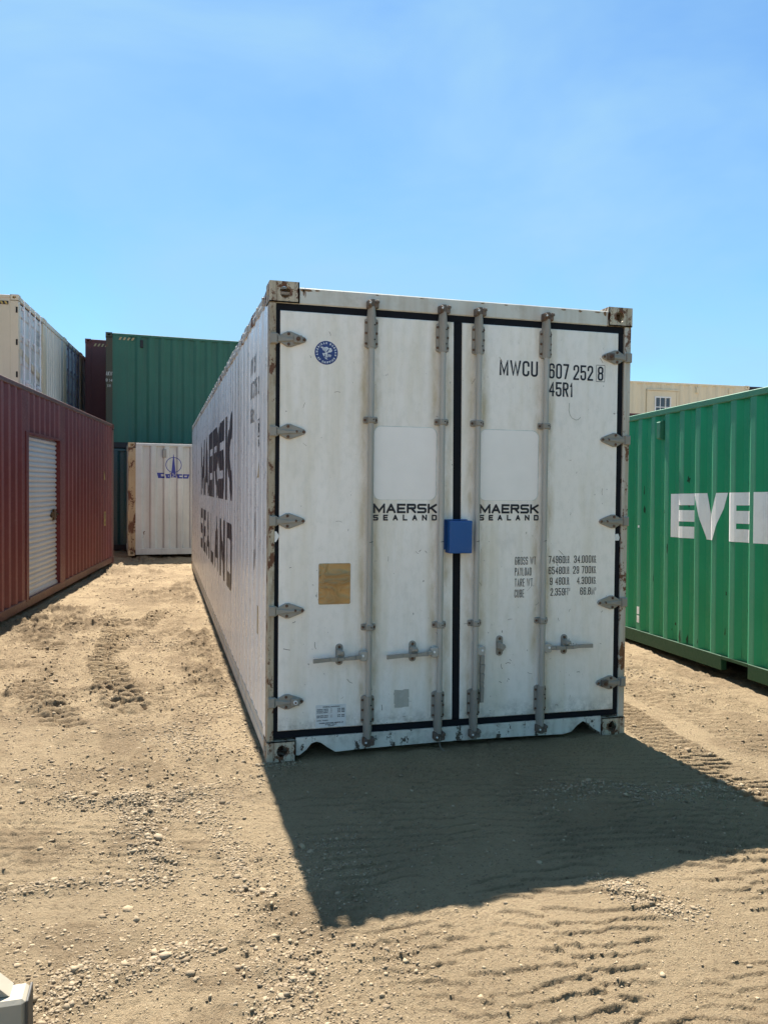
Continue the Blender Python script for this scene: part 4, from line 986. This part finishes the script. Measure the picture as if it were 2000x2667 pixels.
# ------------------------------------------------------------------ red container with roll-up door, left
def red_container():
    h, L, a = 2.896, 12.192, .108
    fx, fy, fz = -1.568, 13.081, .038
    rz = -a; cr, sr = math.cos(rz), math.sin(rz)
    ox, oy = fx-(W8*cr-L*sr), fy-(W8*sr+L*cr)
    root = empty('red_container', 'oxide red container with a white roll-up door in its side', 'container', None, (ox, oy, fz), rz)
    frame(root, L, h, 'red_rail', 'red_rail', 'red_rail', 'red_rail', 'red', lowh=.135)
    S = lambda s: L+s
    d0, d1 = S(-6.68), S(-4.56)
    for fl, z0, z1 in ((folds(.16, d0, 0, .282), .135, h-.064), (folds(d1, L-.16, .09, .282), .135, h-.064), (folds(d0, d1, 0, .282), 2.315, h-.064)):
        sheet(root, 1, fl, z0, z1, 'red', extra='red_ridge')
    sheet(root, 0, folds(.16, L-.16, 0, .282), .135, h-.064, 'red')
    for y, s in ((0, 1), (L, -1)): end_sheet(root, y, folds(.16, W8-.16, 0, .26), .15, h-.11, 'red', s)
    fn = side_fn(1, None)
    m = one('red_frame'); q = S(-6.56); r = S(-4.82)
    for A in ([(d0, .10), (q, .10), (q, 2.315), (d0, 2.315)], [(r, .10), (d1, .10), (d1, 2.315), (r, 2.315)], [(q, 2.285), (r, 2.285), (r, 2.315), (q, 2.315)]): m.prism(A, fn, -.09, .012, .003)
    m.build('door_frame', root)
    m = one('red_rail'); m.prism([(q, .118), (r, .118), (r, .137), (q, .137)], fn, -.09, .025, .003); m.build('door_threshold', root)
    # the shutter curtain: one slat mesh shared by all
    n = 31; z0, z1 = .14, 2.285; ph = (z1-z0)/n
    door = empty('x', '', ''); bpy.data.objects.remove(door)
    m = one('shutter'); prof = []
    for k, (f, d) in enumerate(((0, -.016), (.10, -.004), (.22, .002), (.40, .004), (.58, .002), (.70, -.004), (.80, -.014), (1.0, -.016))): prof.append((f*ph, d))
    fs = lambda y, z, d: (W8-.008-.045+d, y, z)
    m.grid([fs(q, z, d) for z, d in prof], [fs(r, z, d) for z, d in prof]); sm = m.mesh('slat')
    m = one('shutter'); m.prism([(q, z0-.004), (r, z0-.004), (r, z0+.03), (q, z0+.03)], fn, -.07, -.028, .004); curtain = m.build('roll_up_door', root)
    rs = random.Random(2)
    for k in range(n):
        o = link('slat', sm, curtain); o.location = (rs.uniform(-.002, .002), 0, z0+k*ph)
    m = one('brassdark'); ly = S(-5.02); m.prism([(ly-.16, 1.14), (ly+.12, 1.14), (ly+.12, 1.22), (ly-.16, 1.22)], fn, -.05, -.02, .006); m.prism([(ly-.06, 1.10), (ly+.05, 1.10), (ly+.05, 1.26), (ly-.06, 1.26)], fn, -.04, -.012, .006); m.tube(fn(ly+.1, 1.18, -.02), fn(ly+.2, 1.18, -.02), .014, 8); m.build('latch', curtain)
    # decals
    y = S(-1.03); m = one('yellow'); f2 = side_fn(1, None, .004); m.prism([(y-.07, 1.73), (y+.06, 1.73), (y-.06, 1.90)], f2, -.003, .003); m.build('warning_triangle', root)
    y = S(-1.0); m = one('yellow'); m.prism([(y-.08, .82), (y+.08, .82), (y+.08, 1.10), (y-.08, 1.10)], f2, -.003, .002); m.mat('ink_black')
    print_mesh(m, text('IC', y-.06, .95, .13, w=.11, st=.022, gap=.5), f2, .0035); print_mesh(m, text('44R', y-.06, .85, .07, w=.11, st=.012), f2, .0035); m.build('yellow_sign', root)
    return root
red_container()

# ------------------------------------------------------------------ bright green container, right
def green_container():
    h, L, a = 2.591, 12.192, .077
    s1 = .30; tilt = -.021
    # far left lower corner sits at s=+.30 on the measured line; s runs towards the far end
    gx, gy, gz = 4.577+math.sin(a)*(s1-L), 3.383+math.cos(a)*(s1-L), -.061-.021*(s1-L)
    root = empty('green_container', 'bright green container with big white EVE lettering along its side', 'container', None, (gx, gy, gz), -a, tilt)
    S = lambda s: L-s1+s
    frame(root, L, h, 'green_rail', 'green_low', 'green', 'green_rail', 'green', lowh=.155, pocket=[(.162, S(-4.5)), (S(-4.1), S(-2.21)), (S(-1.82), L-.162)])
    P = .2845; fl = folds(.16, L-.16, S(-.214)-.072, P)
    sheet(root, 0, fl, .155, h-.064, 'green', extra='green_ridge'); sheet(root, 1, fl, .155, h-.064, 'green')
    for y, s in ((0, 1), (L, -1)): end_sheet(root, y, folds(.16, W8-.16, 0, .26), .15, h-.11, 'green', s)
    vent(root, 0, S(-.69), 2.365, 'green_rail')
    zt, zb = 1.682, 1.230; hh = zt-zb
    def E(a, b, th=.118):
        w = b-a; st = w*.40
        return [[(a, zb), (a+st, zb), (a+st, zt), (a, zt)], [(a+st, zt-th), (b, zt-th), (b, zt), (a+st, zt)], [(a+st, zb+hh*.5-.058), (b, zb+hh*.5-.058), (b, zb+hh*.5+.058), (a+st, zb+hh*.5+.058)], [(a+st, zb), (b, zb), (b, zb+th), (a+st, zb+th)]]
    def V(a, b):
        w = b-a; t = w*.34
        return [[(a, zt), (a+t, zt), (a+w*.56, zb+.10), (a+w*.62, zb), (a+w*.33, zb)], [(b, zt), (b-t*.78, zt), (a+w*.5, zb+.14), (a+w*.36, zb), (a+w*.62, zb)]]
    def Rr(a, b):
        w = b-a; st = w*.40
        return [[(a, zb), (a+st, zb), (a+st, zt), (a, zt)], [(a+st, zt-.118), (b, zt-.118), (b-.04, zt), (a+st, zt)], [(b-st*.8, zb+.2), (b, zb+.22), (b, zt-.118), (b-st*.8, zt-.118)], [(a+st, zb+.15), (b-.02, zb+.15), (b, zb+.22), (a+st, zb+.25)], [(a+w*.5, zb+.15), (b-st, zb), (b, zb), (b-.05, zb+.15)]]
    def N(a, b):
        w = b-a; st = w*.36
        return [[(a, zb), (a+st, zb), (a+st, zt), (a, zt)], [(b-st, zb), (b, zb), (b, zt), (b-st, zt)], [(a+st, zt), (a+st, zt-.2), (b-st, zb), (b-st, zb+.2)]]
    def Gg(a, b):
        w = b-a; st = w*.40
        return [[(a, zb), (a+st, zb), (a+st, zt), (a, zt)], [(a+st, zt-.118), (b, zt-.118), (b, zt), (a+st, zt)], [(a+st, zb), (b, zb), (b, zb+.118), (a+st, zb+.118)], [(b-st*.8, zb+.118), (b, zb+.118), (b, zb+.26), (b-st*.8, zb+.26)]]
    polys = E(.885, 1.318)+V(1.336, 1.838)+E(1.876, 2.203)+Rr(2.262, 2.72)+Gg(2.78, 3.22)+Rr(3.28, 3.72)+E(3.78, 4.12)+E(4.18, 4.52)+N(4.58, 5.02)
    polys = [[(S(-u), v) for u, v in q] for q in polys]
    m = one('ever_white'); f = side_fn(0, fl)
    for k, q in enumerate(split_folds(polys, [p[0] for p in fl])): m.face([f(u, v, .0016+.00003*(k % 10)) for u, v in q])
    m.build('lettering', root)
    rs = random.Random(4); m = one('green_low')
    for k in range(26):
        u, v = S(-rs.uniform(.2, 3.2)), rs.choice((rs.uniform(.2, .8), rs.uniform(.2, 2.3))); w, hh_ = rs.uniform(.004, .03), rs.uniform(.02, .09); n = 9
        q = [(u+w*math.cos(6.283*i/n)*rs.uniform(.3, 1), v+hh_*math.sin(6.283*i/n)*rs.uniform(.3, 1)) for i in range(n)]
        for r_ in split_folds([q], [p[0] for p in fl]): m.face([f(a_, b_, .0012) for a_, b_ in r_])
    m.build('scuff_marks', root)['kind'] = 'stuff'
    m = one('tag_white')
    for z0, z1 in ((.24, .32), (.335, .42)): m.prism([(S(-.27), z0), (S(-.215), z0), (S(-.215), z1), (S(-.27), z1)], f, 0, .002)
    m.prism([(S(-.255), 1.31), (S(-.225), 1.31), (S(-.225), 1.335), (S(-.255), 1.335)], f, 0, .002); m.build('reflective_tape', root)['kind'] = 'stuff'
green_container()

# ------------------------------------------------------------------ boxes across the yard
def crosswise(name, label, h, corner, b, L, at_left, rail, low, post, cast, wall, z=0., phase=0., P=.278, roof='', group=None, roof_up=0., left_end='wall', right_end='wall', depth=.036, endwall=None, pa=PA, pb=PB):
    """box whose long side faces -y; corner is the near lower corner at its left (local y=L) or right (local y=0) end"""
    th = math.pi/2+b; c, s = math.cos(th), math.sin(th); yy = L if at_left else 0
    root = empty(name, label, 'container', group, (corner[0]+s*yy, corner[1]-c*yy, z), th)
    frame(root, L, h, rail, low, post, cast, roof or wall, roof_up=roof_up)
    fl = folds(.16, L-.16, phase, P, depth, pa, pb)
    sheet(root, 0, fl, .16, h-.064, wall); sheet(root, 1, fl, .16, h-.064, wall)
    if right_end == 'wall': end_sheet(root, 0, folds(.16, W8-.16, 0, .22, .05, .07, .035) if endwall else folds(.16, W8-.16, 0, .24), .15, h-.11, endwall or wall, 1)
    if left_end == 'wall': end_sheet(root, L, folds(.16, W8-.16, 0, .24), .15, h-.11, wall, -1)
    return root, fl

def cosco():
    h, L = 2.591, 6.058
    root, fl = crosswise('white_container', 'stained off-white container with a blue lighthouse logo and rusty corner post', h, (-1.326, 14.536), .06, L, True, 'cosco', 'cosco', 'cosco_post', 'cosco_post', 'cosco', z=.05, phase=.06, P=.30, roof_up=.022, depth=.05, pa=.10, pb=.035)
    f = side_fn(0, fl); U = lambda s: L-s
    z0 = 1.787; st = []
    # badge: ring with a lighthouse spire, lettering below in slab shapes
    polys = [q for q in ring(1.003, 2.10, .166, .182, 40)]
    polys += [[(.955, z0+.13), (1.052, z0+.13), (1.008, 2.345), (1.000, 2.345)], [(.94, z0+.02), (1.062, z0+.02), (1.05, z0+.14), (.958, z0+.14)]]
    def slab(a, b, t0, t1, th, openr=False, box=True):
        o = [[(a, t1), (b, t1), (b, t1-th), (a, t1-th)], [(a+.02, t0), (b, t0), (b, t0+th), (a+.02, t0+th)], [(a, t1), (a+.055, t1), (a+.075, t0), (a+.025, t0)]]
        if not openr: o.append([(b-.03, t0), (b, t0), (b, t1), (b-.03, t1)])
        return o
    polys += [[(.632, z0+.128), (.79, z0+.128), (.785, z0+.095), (.72, z0+.095), (.725, z0+.045), (.80, z0+.045), (.80, z0+.002), (.66, z0+.002)]]
    polys += slab(.815, .925, z0, z0+.10, .034)+slab(1.07, 1.20, z0, z0+.10, .034, True)
    polys += [[(1.215, z0+.10), (1.37, z0+.10), (1.36, z0+.068), (1.215, z0+.068)], [(1.215, z0), (1.335, z0), (1.345, z0+.034), (1.215, z0+.034)], [(1.21, z0), (1.25, z0), (1.25, z0+.1), (1.22, z0+.1)], [(1.295, z0), (1.335, z0), (1.37, z0+.1), (1.325, z0+.1)]]
    m = one('cosco_blue')
    for k, q in enumerate(split_folds([[(U(u), v) for u, v in q] for q in polys], [p[0] for p in fl])): m.face([f(u, v, .002+.00004*(k % 10)) for u, v in q])
    m.mat('cosco')
    for k, q in enumerate(split_folds([[(U(u), v) for u, v in q] for q in ([(.985, z0+.125), (1.0, z0+.125), (1.0, z0+.085), (.985, z0+.085)], [(.985, z0+.085), (1.045, z0+.085), (1.045, z0+.07), (.985, z0+.07)], [(.955, z0+.045), (1.01, z0+.045), (1.01, z0+.03), (.955, z0+.03)])], [p[0] for p in fl])): m.face([f(u, v, .0028) for u, v in q])
    m.build('emblem', root); vent(root, 0, U(.80), 2.36, 'galv')
    for z in (.45, .95, 1.5, 2.2):
        one('cosco_post').box(-.004, .12, L-.02, L+.012, z-.07, z+.07, .008).build('hinge', root)
cosco()

up, fl = crosswise('dark_green_container', 'dark green container stacked on the teal one behind the white lighthouse-logo container', 2.896, (-1.945, 16.633), .059, 12.192, True, 'dkgreen', 'blackrail', 'dkgreen_post', 'dkgreen_post', 'dkgreen', z=2.591, phase=.05, P=.29)
Lg = 12.192
m = one('tan_decal'); f = side_fn(0, None, .002)
for k in range(4):
    y = Lg-.30-k*.10; m.prism([(y, 2.73), (y-.05, 2.73), (y-.09, 2.80), (y-.04, 2.80)], f, 0, .004)
m.build('hazard_stripes', up); vent(up, 0, Lg-.86, 2.66, 'blackrail')
m = one('chalk'); f2 = lambda u, v, d: (.001-d, u, v)
m_t = text('AKW', 0, 1.82, .10, w=.15, st=.010)+text('8 14', 0, 1.67, .07, w=.15, st=.008)+text('77F', .02, 1.53, .06, w=.10, st=.006)
print_mesh(m, [[(Lg-.005-u, v) for u, v in q] for q in m_t], f2, .003); m.build('chalk_writing', up)
crosswise('teal_container', 'teal container at ground level under the dark green one', 2.591, (-1.945, 16.633), .059, 12.192, True, 'teal', 'blackrail', 'teal', 'teal', 'teal', z=0., phase=.02, P=.29)

mc = (-2.676, 19.571)
mr, fl = crosswise('maroon_container', 'dark maroon container with hazard stripes stacked behind the dark green container', 2.896, mc, .059, 12.192, True, 'maroon', 'maroon', 'maroon', 'maroon', 'maroon', z=2.896, phase=.05, P=.29)
m = one('tan_decal')
for k in range(5):
    y = Lg-.22-k*.10; m.prism([(y, 2.70), (y-.045, 2.70), (y-.09, 2.78), (y-.045, 2.78)], f, 0, .004)
m.build('hazard_stripes', mr)
crosswise('maroon_container', 'dark maroon container at ground level carrying the hazard-striped maroon one', 2.896, mc, .059, 12.192, True, 'maroon', 'maroon', 'maroon', 'maroon', 'maroon', z=0., phase=.05, P=.29)

# row of stacked boxes behind the red one, their ends facing the lane
rowdir = .075
def row(i): d = i*2.455; return (-3.394+math.sin(rowdir)*d, 13.0+math.cos(rowdir)*d)
ZL = 2.591; HU = 2.896; LR = 6.058
def beige_marks():
    l = [('beige', [[(.14, 1.75), (1.2, 1.60), (1.2, 1.75), (.14, 1.9)], [(.14, .85), (1.2, .70), (1.2, .82), (.14, 1.0)]])]
    r = [('beige', [[(1.24, 1.55), (2.28, 1.40), (2.28, 1.55), (1.24, 1.7)]]), ('ink_faint', text('TGHU', 1.75, 2.35, .12, w=.4, st=.02)+text('2210', 1.75, 2.18, .10, w=.35, st=.02)+[q for k in range(5) for q in text('88000', 1.55, 1.25-.1*k, .07, w=.6, st=.018)])]
    return [l, r]
for i, (lab, wall, post, end) in enumerate((('beige container with grey cargo doors and galvanised bars, stacked first behind the red container', 'beige', 'beige', 'door1'), ('beige container showing a blank corrugated grey end between two with doors', 'beige', 'beige', 'wall'),
                                            ('beige container with pale doors and dark blue bars, stacked next to the blank ended one', 'beige', 'beige', 'door2'), ('pale container with a narrow strip of corrugated end showing beside the maroon stack', 'beige', 'beige', 'wall'))):
    root, fl = crosswise('beige_container', lab, HU, row(i), -rowdir, LR, False, 'beige', 'beige', post, 'beige', wall, z=ZL, phase=.3, group='beige containers stacked behind the red one', right_end='wall' if end == 'wall' else 'door', endwall='beige_grey' if i == 1 else 'label_white')
    if end == 'door1': door_end(root, HU, 'palegrey', 'beige', 'steelbar', 'navy', marks=beige_marks())
    if end == 'door2': door_end(root, HU, 'label_white', 'beige', 'bluebar', 'galv')
    if i == 0:
        m = one('yellow'); ff = side_fn(0, None, -.001); m.mat('ink_black'); m.prism([(.19, HU-.20), (.50, HU-.20), (.50, HU-.13), (.19, HU-.13)], ff, -.004, .001); m.mat('yellow')
        for k in range(4): m.prism([(.2+k*.08, HU-.195), (.24+k*.08, HU-.195), (.27+k*.08, HU-.135), (.23+k*.08, HU-.135)], ff, 0, .003)
        m.build('hazard_stripes', root)
        for z in (HU-.3, HU-.95, HU-1.6, .6): one('hole').box(-.003, .03, .015, .05, z-.06, z+.06).build('hinge_slot', root)
    low, _ = crosswise('beige_container', 'ground-level beige container under the '+('beige one with grey cargo doors', 'one with a blank grey end', 'one with dark blue bars', 'pale one beside the maroon stack')[i], 2.591, row(i), -rowdir, LR, False, 'beige', 'beige', 'beige', 'beige', 'beige', z=0., phase=.3, group='ground-level beige containers behind the red one')

# cream box with a windowed door above the green one, far right
cr, cfl = crosswise('cream_container', 'cream container with a small paned window in its door, stacked up beyond the green one', 2.591, (18.2, 17.955), -.03, 6.058, False, 'cream', 'cream', 'cream', 'cream', 'cream', z=2.591, phase=.1, P=.34, depth=.03)
fc = side_fn(0, None)
def cream_door():
    dz = -2.591
    m = one('cream'); m.prism([(2.72, .2), (3.73, .2), (3.73, 4.90+dz), (2.72, 4.90+dz)], fc, -.04, .022, .004); m.prism([(2.64, 4.905+dz), (3.80, 4.905+dz), (3.80, 4.94+dz), (2.64, 4.94+dz)], fc, -.03, .05, .004)
    for a, b in ((2.66, 2.715), (3.735, 3.79)): m.prism([(a, .19), (b, .19), (b, 4.90+dz), (a, 4.90+dz)], fc, -.04, .03, .004)
    d = m.build('door', cr)
    a, b, z0, z1 = 2.925, 3.515, 3.80+dz, 4.71+dz
    m = one('tag_white')
    for q in ([(a, z0), (b, z0), (b, z0+.04), (a, z0+.04)], [(a, z1-.04), (b, z1-.04), (b, z1), (a, z1)], [(a, z0+.04), (a+.04, z0+.04), (a+.04, z1-.04), (a, z1-.04)], [(b-.04, z0+.04), (b, z0+.04), (b, z1-.04), (b-.04, z1-.04)]): m.prism(q, fc, .0225, .045, .003)
    for k in (1, 2):
        x = a+(b-a)*k/3; m.prism([(x-.012, z0+.04), (x+.012, z0+.04), (x+.012, z1-.04), (x-.012, z1-.04)], fc, .0225, .040)
    for k in (1, 2):
        z = z1-.04-(z1-z0-.08)*k*.36; m.prism([(a+.04, z-.012), (b-.04, z-.012), (b-.04, z+.012), (a+.04, z+.012)], fc, .0225, .038)
    m.build('window_frame', d)
    for k in range(3):
        x0 = a+.04+(b-a-.08)*k/3
        one('glass').prism([(x0+.013, z0+.041), (x0+(b-a-.08)/3-.013, z0+.041), (x0+(b-a-.08)/3-.013, z1-.041), (x0+.013, z1-.041)], fc, .0222, .028).build('pane', d)
cream_door(); vent(cr, 0, 1.95, 2.38, 'cream'); vent(cr, 0, .75, 2.38, 'cream')
crosswise('cream_container', 'cream ground-level container carrying the one with the windowed door', 2.591, (18.2, 17.955), -.03, 6.058, False, 'cream', 'cream', 'cream', 'cream', 'cream', z=0., phase=.1, P=.34, depth=.03)
crosswise('navy_container', 'navy container whose roof edge shows just behind the cream one with the window', 2.896, (20.05, 20.75), -.05, 6.058, True, 'navy', 'navy', 'navy', 'navy', 'navy', z=2.70, phase=.1)
crosswise('navy_container', 'navy ground-level container under the navy one behind the cream stack', 2.70, (20.05, 20.75), -.05, 6.058, True, 'navy', 'navy', 'navy', 'navy', 'navy', z=0., phase=.1)
# maroon box standing in line behind the bright green one
mroot, _ = crosswise('dark_red_container', 'dark red container whose roof edge peeks out behind the bright green one', 2.896, (11.0, 6.2), -.02, 6.058, False, 'maroon', 'maroon', 'maroon', 'maroon', 'maroon', z=-.02, phase=.1)

# ------------------------------------------------------------------ painted steel beam end in the near corner
def beam():
    root = empty('steel_beam_frame', 'off-white painted steel beam end with an angled brace resting on the dirt', 'steel frame', None, (-1.02, -2.39, 0))
    m = one('beam_white'); m.box(-.40, .036, -.047, .048, -.01, .22, .010); m.build('beam', root)
    m = one('beam_shade'); m.box(.0365, .044, -.046, .047, -.01, .217, .002); m.build('end_plate', root)
    m = one('beam_white'); fb = lambda u, v, d: (u, d, v)
    m.prism([(-.045, .2205), (-.008, .2205), (-.165, .38), (-.205, .38)], fb, .046, -.02, .004); m.prism([(-.26, .2205), (-.05, .2205), (-.19, .36), (-.26, .36)], fb, .012, .002, 0); m.build('brace', root)
beam()
